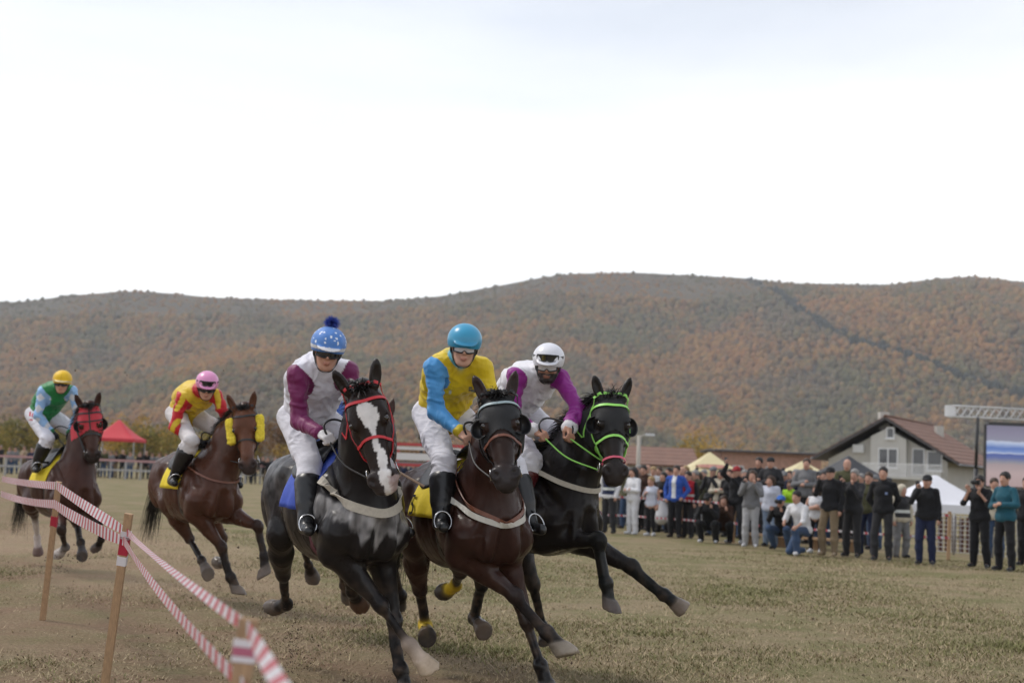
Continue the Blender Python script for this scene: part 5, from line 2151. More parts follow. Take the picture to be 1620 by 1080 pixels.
# ------------------------------------------------------------------ spectators
PAL = dict(black=(.014, .014, .016), char=(.030, .030, .033), grey=(.16, .16, .165), lgrey=(.36, .36, .37), white=(.62, .62, .64), navy=(.016, .022, .055), jean=(.045, .075, .14),
           ljean=(.16, .21, .29), beige=(.33, .25, .165), khaki=(.20, .15, .095), olive=(.065, .065, .032), brown=(.050, .026, .018), red=(.36, .02, .03), teal=(.018, .085, .12),
           blue=(.03, .08, .34), pale=(.50, .52, .60), lime=(.42, .75, .04), cream=(.48, .43, .34), camo=(.06, .06, .035), pink=(.55, .22, .28))


def pose_joints(kind, H, rng):
    """joints in a local frame: x forward, y left, z up, feet at z = 0"""
    s = H / 1.75
    J = {}
    n = lambda a=.012: rng.normal(0, a, 3)
    if kind in ('crouch', 'kneel'):
        pz = .42 if kind == 'crouch' else .50
        J['pelvis'] = V(-.10, 0, pz)
        J['chest'] = V(.05, 0, pz + .38)
        J['neck'] = V(.09, 0, pz + .50)
        J['spine'] = V(-.05, 0, pz + .18)
        hd = V(.14, 0, pz + .64)
    else:
        J['pelvis'] = V(0, 0, .95)
        J['spine'] = V(-.01, 0, 1.12)
        J['chest'] = V(0, 0, 1.32)
        J['neck'] = V(0, 0, 1.48)
        hd = V(.03, 0, 1.625)
    J['head'] = hd + n(.01)
    for k, y in (('R', -1), ('L', 1)):
        J['sh' + k] = J['neck'] + V(.0, y * .185, -.055)
        J['hi' + k] = J['pelvis'] + V(0, y * .09, -.02)
        if kind == 'crouch':
            J['kn' + k] = V(.27, y * .20, .47)
            J['an' + k] = V(.02, y * .17, .09)
        elif kind == 'kneel':
            J['kn' + k] = V(.34, y * .13, .50) if y > 0 else V(.16, y * .13, .08)
            J['an' + k] = V(.26, y * .13, .09) if y > 0 else V(-.24, y * .12, .09)
        elif kind == 'walk':
            J['kn' + k] = V(.10 * y + .06, y * .09, .51)
            J['an' + k] = V(.24 * y - .06, y * .09, .09 if y > 0 else .14)
        else:
            w = rng.uniform(.08, .14)
            J['kn' + k] = V(.02, y * (w + .01), .50) + n()
            J['an' + k] = V(-.02, y * (w + .02), .09)
        J['to' + k] = J['an' + k] + V(.15, y * .035, -.045)
    c = J['chest']

    def arm(k, el, wr, d=None, nn=None):
        y = -1 if k == 'R' else 1
        J['el' + k] = J['sh' + k] + V(el[0], y * el[1], el[2]) + n()
        J['wr' + k] = J['sh' + k] + V(wr[0], y * wr[1], wr[2]) + n()
        if d is not None:
            J['hd' + k] = (V(d[0], y * d[1], d[2]), V(nn[0], y * nn[1], nn[2]))
        else:
            J['hd' + k] = (nrm(J['wr' + k] - J['el' + k]), V(.3, y, .1))
    down = dict(el=(-.03, .07, -.28), wr=(.06, .07, -.52))
    if kind == 'phone':
        arm('R', (.14, .07, -.22), (.24, -.08, .03), (.2, .3, 1), (-.7, .7, .2))
        arm('L', **down)
    elif kind in ('both', 'camera'):
        arm('R', (.17, .06, -.21), (.23, -.10, .04), (.4, .5, .8), (-.4, .8, .2))
        arm('L', (.17, .06, -.21), (.24, -.10, .02), (.4, .5, .8), (-.4, .8, .2))
    elif kind == 'raise':
        arm('R', (.16, .10, .16), (.20, -.06, .34), (.1, .3, 1), (-.7, .7, .2))
        arm('L', (.16, .06, -.20), (.24, -.10, .06), (.2, .3, 1), (-.7, .7, .2))
    elif kind == 'pockets':
        for k in 'RL':
            arm(k, (-.08, .12, -.26), (.04, .04, -.47))
    elif kind == 'behind':
        for k in 'RL':
            arm(k, (-.10, .10, -.26), (-.17, -.04, -.46))
    elif kind == 'folded':
        arm('R', (.05, .09, -.27), (.20, -.18, -.22))
        arm('L', (.05, .09, -.27), (.22, -.16, -.26))
    elif kind == 'crouch':
        arm('R', (.14, .05, -.22), (.24, -.08, -.02), (.3, .4, .9), (-.5, .8, .2))
        arm('L', (.14, .05, -.22), (.25, -.09, -.04), (.3, .4, .9), (-.5, .8, .2))
    elif kind == 'kneel':
        arm('R', (.06, .06, -.26), (.24, -.02, -.32))
        arm('L', (.12, .04, -.26), (.28, .0, -.38))
    elif kind == 'child':
        arm('R', (.06, .08, -.26), (.22, -.05, -.20))
        arm('L', **down)
    else:
        arm('R', **down)
        arm('L', **down)
    for k in J:
        if isinstance(J[k], tuple):
            continue
        J[k] = J[k] * s
    return J


DEV = {}


def spectator(u, feet_v, H, kind, face, top, pants, label, sleeve=None, shoes='black', hair=(.02, .015, .012), hairstyle='short', skin=(.46, .26, .19), base=0.0, group='spectators lining the track',
              inner=None, vox=.016, d=None, prop=None, skirt=None, hs=1.06, vest=None, short=False, emblem=None):
    """a bystander standing where the photograph shows the feet; face = heading in degrees, 0 = towards the camera, positive = to the right"""
    rng = np.random.default_rng(int(u * 7 + feet_v))
    if d is None:
        d = CAM_H * F_PX / (feet_v - (742.8 + .0402 * (u - 810)))
    g = ground_at(u, d)
    J = pose_joints(kind, H, rng)
    a = math.radians(face)
    R = rotz(a - math.pi / 2)
    org = V(g[0], g[1], base)
    W = {}
    for k, v in J.items():
        W[k] = (R @ v[0], R @ v[1]) if isinstance(v, tuple) else org + R @ v
    W['hf'] = R @ nrm(V(1, rng.uniform(-.15, .15), rng.uniform(-.12, .02)))
    W['hu'] = V(0, 0, 1)
    W['curl'] = .9
    st = dict(skin=skin, hair=hair, hairstyle=hairstyle, hs=hs * (1 if H > 1.5 else .95))
    root = empty('person', org)
    tag(root, label, 'spectator', group)
    body_skin(W, st, vox * 1.2, root, org, fine=False)
    tc, pc = PAL[top] if isinstance(top, str) else top, PAL[pants]
    sc = H / 1.75
    gr = .014 if sc > .85 else -.012
    f = Field()
    torso_prims(f, W, gr, tc)
    f.rc(W['neck'] + V(0, 0, -.03), W['neck'] + V(0, 0, .02), .070 * sc, .064 * sc, tc, k=.02)
    upv = nrm(W['spine'] - W['pelvis'])
    f.rc(W['hiR'] + upv * .03, W['hiL'] + upv * .03, .112 + gr, .112 + gr, tc, k=.04)
    for k in 'RL':
        sleeve_prims(f, W, k, gr, PAL[sleeve or top] if not isinstance(top, tuple) else tc, PAL[sleeve or top] if not isinstance(top, tuple) else tc, wide=1.08, end=.12 if short else .98)
    f.el(W['pelvis'] - upv * (.60 * sc), np.full(3, .52 * sc), None, None, .012, 's')

    def pt(Vt, C):
        L = (Vt - org) @ R
        if inner:
            m = (np.abs(L[:, 1]) < .055) & (L[:, 0] > 0) & (L[:, 2] > W['pelvis'][2] - org[2])
            C[m] = PAL[inner]
        if emblem:
            C[(np.abs(L[:, 1] - .08) < .024) & (np.abs(L[:, 2] - 1.33) < .026) & (L[:, 0] > 0)] = emblem
        if vest:
            m = (np.abs(L[:, 1]) < .19) & (L[:, 2] > W['pelvis'][2] - org[2] + .02)
            C[m] = PAL[vest]
            m2 = m & (np.abs(L[:, 2] - W['spine'][2] + org[2]) < .03)
            C[m2] = (.6, .62, .6)
        return C
    emit('top', f, vox, CLOTH, root, org, disp=.007, freq=13, paint=pt)
    f = Field()
    f.rc(W['hiR'], W['hiL'], .088 + gr, .088 + gr, pc, k=.04)
    if skirt:
        f.rc(W['pelvis'], (W['knR'] + W['knL']) / 2, .15, .24, PAL[skirt], k=.04)
    for k in 'RL':
        leg_prims(f, W, k, gr + .004, pc, wide=1.0, end=1.04, low=1.06)
    emit('trousers' if not skirt else 'skirt', f, vox, CLOTH, root, org, disp=.006, freq=11)
    for k in 'RL':
        shoe(W, k, PAL[shoes], vox * .8, LEA, root, org, sole=(.5, .5, .5) if shoes in ('white', 'black') and rng.uniform() < .5 else None)
    hair_mesh(W, st, vox, root, org)
    if prop:
        hc = W['wrR'] + W['hdR'][0] / np.linalg.norm(W['hdR'][0]) * .10 * sc
        fw = R @ V(1, 0, 0)
        M = frame(fw, V(0, 0, 1))
        if prop == 'phone':
            o = MB().box((-.005, -.038, -.075), (.005, .038, .075), M).build('phone', mat('phone_shell', (.02, .02, .025), rough=.2), None, loc=hc + fw * .01)
            tag(o, 'phone held up by ' + label, 'phone')
        else:
            c0 = W['head'] + R @ V(.13, 0, .0)
            root2 = empty('photo_camera', c0)
            tag(root2, 'black camera held to the face by ' + label, 'camera')
            MB().box((-.03, -.07, -.05), (.03, .07, .045), M).build('camera_body', RUBBER, root2)
            MB().lathe([(.036, 0), (.038, .05), (.042, .14), (.040, .15)], 14, fw * .03, frame(V(0, 0, 1), fw)).build('camera_lens', RUBBER, root2, True)
    return root


F_ = -38
brown_h, blond, grey_h, dark = (.045, .025, .014), (.30, .20, .09), (.22, .21, .20), (.014, .011, .010)
spectator(962, 842, 1.76, 'stand', F_, 'white', 'char', 'man in white shirt with dark vest behind the lime bridled horse', vest='navy')
spectator(1000, 844, 1.66, 'folded', -55, 'white', 'white', 'woman dressed all in white with dark hair', hair=dark, hairstyle='long', shoes='white')
spectator(1017, 842, 1.76, 'pockets', -25, 'brown', 'black', 'man in dark brown jacket beside the woman in white')
spectator(1029, 846, 1.45, 'child', F_, 'pale', 'black', 'boy in pale grey hoodie and black trousers', hair=blond, shoes='white')
spectator(1047, 841, 1.58, 'folded', F_, 'black', 'black', 'woman in black top over a white skirt', hair=dark, hairstyle='long', skirt='white')
spectator(1067, 849, 1.78, 'pockets', -30, 'blue', 'black', 'man in open blue jacket and white shirt', inner='white')
spectator(1087, 849, 1.64, 'stand', F_, 'black', 'char', 'youth in black sports jacket with red flashes', vest='red')
spectator(1103, 842, 1.62, 'stand', F_, 'char', 'black', 'woman with white skirt behind the crouching photographer', hairstyle='long', hair=brown_h, skirt='white')
spectator(1121, 857, 1.70, 'crouch', -20, 'black', 'black', 'crouching photographer in black cap at the tape', hairstyle='cap', hair=PAL['black'], shoes='white', prop='camera')
spectator(1144, 857, 1.62, 'crouch', -15, 'brown', 'black', 'squatting woman with long brown hair beside the photographer', hairstyle='long', hair=brown_h)
spectator(1163, 858, 1.80, 'raise', -42, 'black', 'char', 'man in red cap filming with arm raised', hairstyle='cap', hair=(.30, .03, .035), shoes='white', prop='phone')
spectator(1187, 864, 1.70, 'both', -22, 'grey', 'lgrey', 'long haired woman in grey cardigan and pale wide trousers', hairstyle='long', hair=brown_h, shoes='white', prop='phone')
spectator(1217, 862, 1.60, 'stand', F_, 'pale', 'ljean', 'girl in pale blue shirt behind the small boy', hairstyle='long', hair=brown_h, short=True)
spectator(1227, 860, 1.22, 'child', F_, 'white', 'lgrey', 'small boy in white printed shirt', hair=blond, short=True, shoes='white')
spectator(1236, 868, 1.74, 'crouch', -30, 'black', 'jean', 'crouching photographer in blue cap and jeans', hairstyle='cap', hair=(.04, .13, .42), prop='camera')
spectator(1249, 862, 1.50, 'stand', F_, 'blue', 'jean', 'boy in lime hi-vis vest over blue jacket', vest='lime', hair=brown_h)
spectator(1265, 876, 1.78, 'kneel', -48, 'white', 'jean', 'kneeling man in white shirt and jeans', short=True, shoes='white', hair=dark)
spectator(1290, 873, 1.42, 'folded', -30, 'white', 'black', 'girl in white shirt and black leggings', hairstyle='long', hair=brown_h, short=True, shoes='white')
spectator(1312, 878, 1.83, 'phone', -40, 'black', 'khaki', 'man in black jacket and khaki trousers filming', hairstyle='cap', hair=PAL['black'], shoes='beige', prop='phone')
spectator(1349, 879, 1.78, 'both', -42, 'char', 'char', 'man in black jacket filming with both hands', hair=grey_h, prop='phone')
spectator(1372, 876, 1.76, 'stand', F_, 'olive', 'navy', 'man in olive jacket between two men in black', hair=brown_h)
spectator(1396, 885, 1.84, 'behind', -25, 'black', 'char', 'broad man in black sweater with hands behind his back', hair=dark, emblem=(.25, .32, .55))
spectator(1424, 880, 1.50, 'stand', 20, 'cream', 'grey', 'person in cream and black top half hidden by the man in sweater', vest='char', hairstyle='hood', hair=PAL['cream'])
spectator(1464, 891, 1.72, 'phone', -25, 'black', 'navy', 'stout man in black jacket and navy trousers filming alone', hairstyle='cap', hair=PAL['black'], prop='phone')
spectator(1549, 896, 1.76, 'both', -42, 'black', 'black', 'walking cameraman in black short sleeved shirt', short=True, hair=dark, prop='camera')
spectator(1572, 884, 1.72, 'stand', -20, 'cream', 'jean', 'man in jeans and yellow lanyard behind the cameraman', hair=brown_h)
spectator(1590, 901, 1.82, 'folded', -60, 'teal', 'black', 'bearded man in teal jacket holding his hands together', hair=dark)
spectator(1624, 893, 1.78, 'stand', -40, 'black', 'black', 'person in black cut by the right edge', hair=dark)
# rows behind
rng = np.random.default_rng(44)
back = [(975, 1.72), (990, 1.70), (1008, 1.78), (1031, 1.75), (1056, 1.72), (1077, 1.75), (1098, 1.68), (1127, 1.80), (1139, 1.74), (1153, 1.72), (1176, 1.75), (1205, 1.72), (1221, 1.76),
        (1238, 1.75), (1256, 1.80), (1280, 1.86), (1301, 1.78), (1329, 1.76), (1361, 1.74), (1382, 1.72)]
tops = ['navy', 'olive', 'black', 'white', 'char', 'red', 'camo', 'char', 'cream', 'black', 'grey', 'pale', 'camo', 'black', 'navy', 'black', 'grey', 'char', 'black', 'olive']
say = dict(navy='navy', olive='olive green', black='black', white='white', char='charcoal', red='dull red', camo='camouflage', cream='cream', grey='grey', pale='pale blue')
sty = ['short', 'cap', 'long', 'short', 'short', 'bald']
for i, ((u, H), tp) in enumerate(zip(back, tops)):
    fv = 832 + (u - 960) * .085
    ref = ['left of the wooden post', 'near the woman in white', 'above the crouching photographers', 'behind the long haired woman', 'behind the hi-vis boy', 'behind the man in khaki trousers'][min(5, int((u - 960) / 72))]
    spectator(u, fv, H, ['stand', 'pockets', 'both', 'folded', 'stand'][i % 5], -35 + rng.uniform(-20, 20), tp, ['char', 'jean', 'black'][i % 3], 'spectator in %s top in the second row %s' % (say[tp], ref),
              hair=[dark, brown_h, grey_h, blond][i % 4] if sty[i % 6] != 'cap' else PAL[['black', 'grey', 'navy'][i % 3]], hairstyle=sty[i % 6], vox=.021, group='second row of spectators')
third = [(968, 'char'), (983, 'white'), (1000, 'black'), (1022, 'cream'), (1041, 'grey'), (1063, 'black'), (1083, 'olive'), (1112, 'char'), (1146, 'navy'), (1169, 'black'), (1210, 'brown'), (1229, 'black'), (1247, 'char'), (1290, 'navy'), (1318, 'grey')]
for i, (u, tp) in enumerate(third):
    spectator(u, 828 + (u - 960) * .08, 1.74 + .07 * math.sin(i * 2.3), ['both', 'stand', 'raise', 'stand', 'folded'][i % 5], -35 + rng.uniform(-20, 20), tp, ['char', 'black', 'jean'][i % 3],
              'back row spectator in %s, %s of that colour from the left' % (dict(say, brown='brown')[tp], ['first', 'second', 'third', 'fourth', 'fifth', 'sixth'][[t for _, t in third[:i]].count(tp)]),
              hair=[brown_h, dark, blond, grey_h][i % 4], hairstyle=['short', 'long', 'short', 'bald', 'short'][i % 5], vox=.026, group='back row of spectators')
# four on a bench at the back
bx0, bx1 = ground_at(1180, 33.5), ground_at(1352, 31.5)
bench = empty('bench', bx0)
tag(bench, 'long wooden bench the tallest spectators stand on', 'bench')
MB().bar(V(0, 0, .24), bx1 - bx0 + V(0, 0, .24), .38, .05).build('seat', WOOD, bench)
for t in (.03, .35, .68, .97):
    c = (bx1 - bx0) * t
    MB().bar(c + V(0, 0, 0), c + V(0, 0, .214), .34, .06, (0, 1, 0)).build('leg', WOOD, bench)
for u, tp, hs_, hr, lab in ((1197, 'black', 'short', dark, 'man in black on the bench at its left end'), (1217, 'char', 'cap', PAL['black'], 'man in dark cap standing on the bench'),
                            (1273, 'grey', 'short', brown_h, 'man in grey jacket standing on the bench'), (1337, 'olive', 'bald', dark, 'shaven man in green jacket at the right end of the bench')):
    spectator(u, 0, 1.76, 'folded', -25, tp, 'char', lab, hair=hr, hairstyle=hs_, base=.265, d=33.5 - (u - 1180) * .0116, vox=.021, group='spectators on the bench')

# ------------------------------------------------------------------ tape and posts before the crowd
def crowd_line():
    pts = [(930, 35.6), (1000, 35.4), (1076, 34.0), (1160, 32.6), (1260, 31.0), (1340, 30.0), (1420, 29.0), (1500, 28.6)]
    G = [ground_at(u, d + 1.5) for u, d in pts]
    for i, g in enumerate(G):
        r = empty('fence_post', g)
        tag(r, ['short wooden post of the spectator tape behind the lime bridled horse', 'wooden tape post beside the woman in white', 'wooden tape post left of the sports jacket youth', 'wooden tape post behind the red capped man', 'wooden tape post hidden behind the kneeling man',
                'wooden tape post between the men filming', 'wooden tape post right of the man in sweater', 'last wooden tape post before the wire fence'][i], 'post', 'posts holding the spectator tape')
        MB().bar(V(0, 0, -.05), V(.02, 0, 1.0), .06, .06, (0, 1, 0)).build('post', WOOD, r)
    for z, lab in ((.92, 'upper tape holding back the spectators'), (.45, 'lower tape holding back the spectators')):
        tape('barrier_tape', [g + V(0, -.05, z) for g in G], .05, lab, sag=.02, seed=int(z * 10), segs=8)


crowd_line()


def canopy(name, u, v_peak, d, w, depth, z_eave, z_peak, mtl, label, valance=.28, rot=0.0, logo=None):
    """pop-up marquee: four poles, valance, hollow concave roof"""
    g = ground_at(u, d)
    root = empty(name, g, rot)
    tag(root, label, 'tent')
    n = 10
    G = []
    rows = []
    hw, hd = w / 2, depth / 2
    mb = MB()
    for i in range(n + 1):
        t = i / n
        zz = z_eave + (z_peak - z_eave) * (t ** 1.35)
        s = 1 - t * .97
        ring = []
        for a, b, c, e in ((-1, -1, 1, -1), (1, -1, 1, 1), (1, 1, -1, 1), (-1, 1, -1, -1)):
            for k in range(6):
                q = k / 6
                x, y = lerp(a, c, q) * hw * s, lerp(b, e, q) * hd * s
                sag = -.05 * math.sin(math.pi * q) * (1 - t) * (1 - t)
                ring.append((x, y, zz + sag))
        rows.append(ring)
    m = len(rows[0])
    P = [p for r in rows for p in r]
    F = [(i * m + j, i * m + (j + 1) % m, (i + 1) * m + (j + 1) % m, (i + 1) * m + j) for i in range(n) for j in range(m)]
    F.append(tuple(n * m + j for j in range(m)))
    mb.raw(P, F)
    mb.build('roof', mtl, root, True)
    mv = MB()
    for a, b, c, e in ((-1, -1, 1, -1), (1, -1, 1, 1), (1, 1, -1, 1), (-1, 1, -1, -1)):
        x0, y0, x1, y1 = a * hw, b * hd, c * hw, e * hd
        mv.bar(V(x0, y0, z_eave - valance / 2), V(x1, y1, z_eave - valance / 2), .012, valance)
    mv.build('valance', mtl, root)
    for a in (-1, 1):
        for b in (-1, 1):
            MB().bar(V(a * (hw - .05), b * (hd - .05), 0), V(a * (hw - .05), b * (hd - .05), z_eave), .05).build('pole', POLE, root)
    if logo:
        logo(root, hw, hd, z_eave, z_peak)
    return root


POLE = mat('pale_pole', (.42, .42, .43), rough=.4, metal=.4)
TENT_RED = mat('red_canvas', (.52, .035, .05), rough=.7, var=.06, vscale=2)
TENT_BEIGE = mat('beige_canvas', (.60, .52, .31), rough=.75, var=.06, vscale=2)
TENT_BLACK = mat('black_canvas', (.035, .036, .042), rough=.6, var=.1, vscale=2)
TENT_WHITE = mat('white_canvas', (.66, .66, .70), rough=.7, var=.04, vscale=2)


def oval_logo(root, hw, hd, ze, zp):
    # faded reddish oval print on the roof face towards the field
    t = .33
    zz = ze + (zp - ze) * t ** 1.35
    y = -hd * (1 - t * .97) - .06
    sl = nrm(V(0, hd * .5, (zp - ze) * .55))
    c = V(0, y, zz + .04)
    ring = [c + V(.62 * math.cos(a), 0, 0) + sl * .13 * math.sin(a) for a in np.linspace(0, 2 * math.pi, 24, endpoint=False)]
    mb = MB()
    nn = nrm(np.cross(V(1, 0, 0), sl)) * .006
    mb.raw(ring + [p - nn for p in ring], [tuple(range(24)), tuple(range(24, 48))[::-1]] + [(i, (i + 1) % 24, 24 + (i + 1) % 24, 24 + i) for i in range(24)])
    mb.build('printed_oval', mat('faded_red_print', (.42, .20, .16), rough=.8, var=.4, vscale=9), root)


canopy('canopy_tent', 183, 664, 92, 2.9, 2.9, 2.5, 3.7, TENT_RED, 'red pop-up canopy behind the last racehorse', valance=.2)
canopy('canopy_tent', 1120, 722, 56, 2.5, 2.5, 1.75, 2.5, TENT_BEIGE, 'beige party tent with a faded red oval print', logo=oval_logo)
canopy('canopy_tent', 1268, 735, 60, 2.3, 2.3, 1.8, 2.35, TENT_BEIGE, 'second beige tent half hidden by the bench spectators')
canopy('canopy_tent', 1340, 722, 52, 2.3, 2.1, 1.75, 2.5, TENT_BLACK, 'black tent in front of the house', rot=.5)
canopy('canopy_tent', 1478, 757, 43, 3.2, 2.6, 1.0, 1.85, TENT_WHITE, 'low white tent right of the house balcony', valance=.25)


# ------------------------------------------------------------------ buildings
WALL = mat('grey_render', (.42, .40, .36), rough=.9, var=.08, vscale=1.2)
WALL_D = mat('pale_render_band', (.47, .455, .42), rough=.9, var=.06, vscale=1.2)
FRAME_W = mat('white_frame', (.70, .70, .70), rough=.5)
GLASS = mat('window_glass', (.02, .023, .028), rough=.05, spec=.8)
EAVE = mat('dark_fascia', (.055, .050, .052), rough=.6)


def tile_material(name, c0, c1, along):
    m = mat(name, c0, rough=.85, var=.22, vscale=1.6)
    nt = m.node_tree
    b = nt.nodes['Principled BSDF']
    tc = [x for x in nt.nodes if x.type == 'TEX_COORD'][0]
    w = nt.nodes.new('ShaderNodeTexWave')
    w.bands_direction = along
    w.inputs['Scale'].default_value = .95
    w.inputs['Distortion'].default_value = .6
    nt.links.new(tc.outputs['Object'], w.inputs['Vector'])
    bp = nt.nodes.new('ShaderNodeBump')
    bp.inputs['Strength'].default_value = 1
    bp.inputs['Distance'].default_value = .12
    nt.links.new(w.outputs['Fac'], bp.inputs['Height'])
    nt.links.new(bp.outputs['Normal'], b.inputs['Normal'])
    return m


TILES = tile_material('clay_tiles', (.185, .100, .072), None, 'Z')


def window(root, o, ux, uz, n, w, h, panes=2, name='window', fr=.08):
    """o = centre on the wall, ux/uz wall axes, n outward; frame, panes and sill"""
    wr = empty(name, (0, 0, 0))
    wr.parent = root
    M = np.stack([ux, -n, uz], 1)
    mb = MB()
    t = .10
    mb.box((-w / 2, -.05, -h / 2), (-w / 2 + fr, .05, h / 2), M, o)
    mb.box((w / 2 - fr, -.05, -h / 2), (w / 2, .05, h / 2), M, o)
    mb.box((-w / 2 + fr, -.05, h / 2 - fr), (w / 2 - fr, .05, h / 2), M, o)
    mb.box((-w / 2 + fr, -.05, -h / 2), (w / 2 - fr, .05, -h / 2 + fr), M, o)
    for k in range(1, panes):
        x = -w / 2 + w * k / panes
        mb.box((x - fr / 2, -.048, -h / 2 + fr), (x + fr / 2, .048, h / 2 - fr), M, o)
    mb.build('frame', FRAME_W, wr)
    for k in range(panes):
        x0, x1 = -w / 2 + w * k / panes + fr * .55, -w / 2 + w * (k + 1) / panes - fr * .55
        MB().box((x0, -.012, -h / 2 + fr), (x1, .012, h / 2 - fr), M, o).build('pane', GLASS, wr)
    if name == 'window':
        MB().box((-w / 2 - .08, -.16, -h / 2 - .08), (w / 2 + .08, .02, -h / 2 - .005), M, o).build('sill', FRAME_W, wr)


def build_house():
    D = 108.0
    apex = at(1400, 662, D)
    a = math.radians(60)
    v = V(math.cos(a), math.sin(a), 0)                 # along the ridge, away to the right
    u = V(math.sin(a), -math.cos(a), 0)                # along the gable, to the right and nearer
    n = -v                                             # gable faces the field
    g = V(apex[0], apex[1], 0)
    root = empty('house', g)
    tag(root, 'grey rendered house with red tiled gable roof and white balcony', 'house')
    zr, ze, hwL, hwR, Lr, oh = apex[2] - .15, 3.35, 5.0, 4.9, 15.0, .9
    # walls (gable prism, set back under the roof overhang)
    slope = lambda x: zr - .35 - (zr - ze) * (abs(x) / (hwL + .6))
    wl, wr_ = -4.6, 4.5
    pts = [(wl, 0), (wr_, 0), (wr_, slope(wr_) - .2), (0, zr - .55), (wl, slope(wl) - .2)]
    P = [u * x + V(0, 0, z) + v * oh for x, z in pts] + [u * x + V(0, 0, z) + v * (Lr - .6) for x, z in pts]
    MB().raw(P, [(4, 3, 2, 1, 0), (5, 6, 7, 8, 9), (0, 1, 6, 5), (1, 2, 7, 6), (2, 3, 8, 7), (3, 4, 9, 8), (4, 0, 5, 9)]).build('wall', WALL, root)
    # projecting bay in the middle of the gable
    bx0, bx1 = -1.15, 1.55
    q = [(bx0, 2.0), (bx1, 2.0), (bx1, slope(bx1) - .22), (0, zr - .6), (bx0, slope(bx0) - .22)]
    P = [u * x + V(0, 0, z) + v * (oh - .55) for x, z in q] + [u * x + V(0, 0, z) + v * (oh - .003) for x, z in q]
    MB().raw(P, [(4, 3, 2, 1, 0), (0, 1, 6, 5), (1, 2, 7, 6), (2, 3, 8, 7), (3, 4, 9, 8), (4, 0, 5, 9)]).build('bay', WALL_D, root)
    # roof slabs
    rf = empty('roof')
    rf.parent = root
    for s, hw in ((-1, hwL + .6), (1, hwR + .7)):
        e = u * s * hw + V(0, 0, ze - (.25 if s > 0 else .1))
        r = V(0, 0, zr + .12)
        nn = nrm(np.cross(v, (e - r)) * s)
        if nn[2] < 0:
            nn = -nn
        th = .22
        c = [r, e, e + v * Lr, r + v * Lr]
        P = [p + nn * th for p in c] + c
        MB().raw(P[:4] + [p + nn * (th - .05) for p in c], [(0, 1, 2, 3) if s < 0 else (3, 2, 1, 0), (0, 4, 5, 1), (1, 5, 6, 2), (2, 6, 7, 3), (3, 7, 4, 0), (7, 6, 5, 4) if s < 0 else (4, 5, 6, 7)]).build('tile_slope', TILES, rf)
        # soffit boards under the tiles
        MB().raw([p + nn * (th - .055) for p in c] + [p - nn * .02 for p in c], [(0, 4, 5, 1), (1, 5, 6, 2), (2, 6, 7, 3), (3, 7, 4, 0), (7, 6, 5, 4), (0, 1, 2, 3)]).build('soffit', EAVE, rf)
        MB().bar(e + nn * .1 - v * .05, e + nn * .1 + v * (Lr + .05), .16, .14).build('gutter', mat('zinc', (.22, .23, .25), rough=.4, metal=.6), rf, True)
    MB().tube([V(0, 0, zr + .36), V(0, 0, zr + .36) + v * Lr], .13, 8).build('ridge_tiles', TILES, rf, True)
    ch = -u * .7 + v * 2.2
    MB().box((-.35, -.35, zr - .6), (.35, .35, zr + .75), None, ch).build('chimney', WALL_D, rf)
    ch2 = u * 1.6 + v * 10.5
    MB().box((-.3, -.3, zr - 1.6), (.3, .3, zr + .1), None, ch2).build('chimney', WALL_D, rf)
    wp = lambda x, z, back=0.0: u * x + V(0, 0, z) + v * (oh - back)
    zu = V(0, 0, 1)
    window(root, wp(.2, 3.55, .58), u, zu, n, 1.5, 1.5, 2)
    window(root, wp(.35, 5.45, .58), u, zu, n, .62, .85, 1)
    window(root, wp(2.35, 3.35, .03), u, zu, n, .95, 2.0, 1, 'balcony_door')
    window(root, wp(3.55, 3.45, .03), u, zu, n, 1.15, 1.5, 1)
    mb = MB().box((-.42, -.3, -.3), (.42, -.02, .3), np.stack([u, v, zu], 1), wp(-2.2, 4.2))
    mb.build('air_conditioner', mat('ac_white', (.55, .55, .54), rough=.5), root)
    # balcony with railings
    bl = empty('balcony')
    bl.parent = root
    MB().box((-1.4, -1.5, 1.98), (4.5, 0, 2.16), np.stack([u, v, zu], 1), v * (oh - .56)).build('slab', WALL_D, bl)
    o = v * (oh - 1.98)
    MB().bar(u * -1.35 + o + zu * 3.1, u * 4.45 + o + zu * 3.1, .06, .06).build('handrail', FRAME_W, bl)
    for k in range(36):
        x = -1.3 + k * 5.7 / 35
        MB().bar(u * x + o + zu * 2.16, u * x + o + zu * 3.07, .07, .04, (0, 1, 0)).build('baluster', FRAME_W, bl)


build_house()


def long_building(u0, u1, d0, d1, z_e, z_r, depth, wall, roof, label, over=.6, wins=0):
    a, b = ground_at(u0, d0), ground_at(u1, d1)
    root = empty('low_building', a)
    tag(root, label, 'building')
    x = nrm(b - a)
    y = nrm(np.cross(V(0, 0, 1), x))
    L = np.linalg.norm(b - a)
    M = np.stack([x, y, V(0, 0, 1)], 1)
    MB().box((0, 0, 0), (L, depth, z_e), M).build('wall', wall, root)
    e = over
    P = [(-e, -e, z_e - .1), (L + e, -e, z_e - .1), (L + e, depth / 2, z_r), (-e, depth / 2, z_r), (L + e, depth + e, z_e - .1), (-e, depth + e, z_e - .1)]
    Q = [(p[0], p[1], p[2] + .16) for p in P]
    V_ = [tuple(M @ np.array(p)) for p in P + Q]
    MB().raw(V_, [(6, 7, 8, 9), (9, 8, 10, 11), (3, 2, 1, 0), (5, 4, 2, 3), (0, 1, 7, 6), (4, 5, 11, 10), (0, 6, 9, 3), (3, 9, 11, 5), (1, 2, 8, 7), (2, 4, 10, 8)]).build('roof', roof, root)
    for k in range(wins):
        c = M @ V(L * (k + .5) / wins, -.03, z_e * .55)
        window(root, c, x, V(0, 0, 1), -y, 1.0, 1.0, 2)
    return root


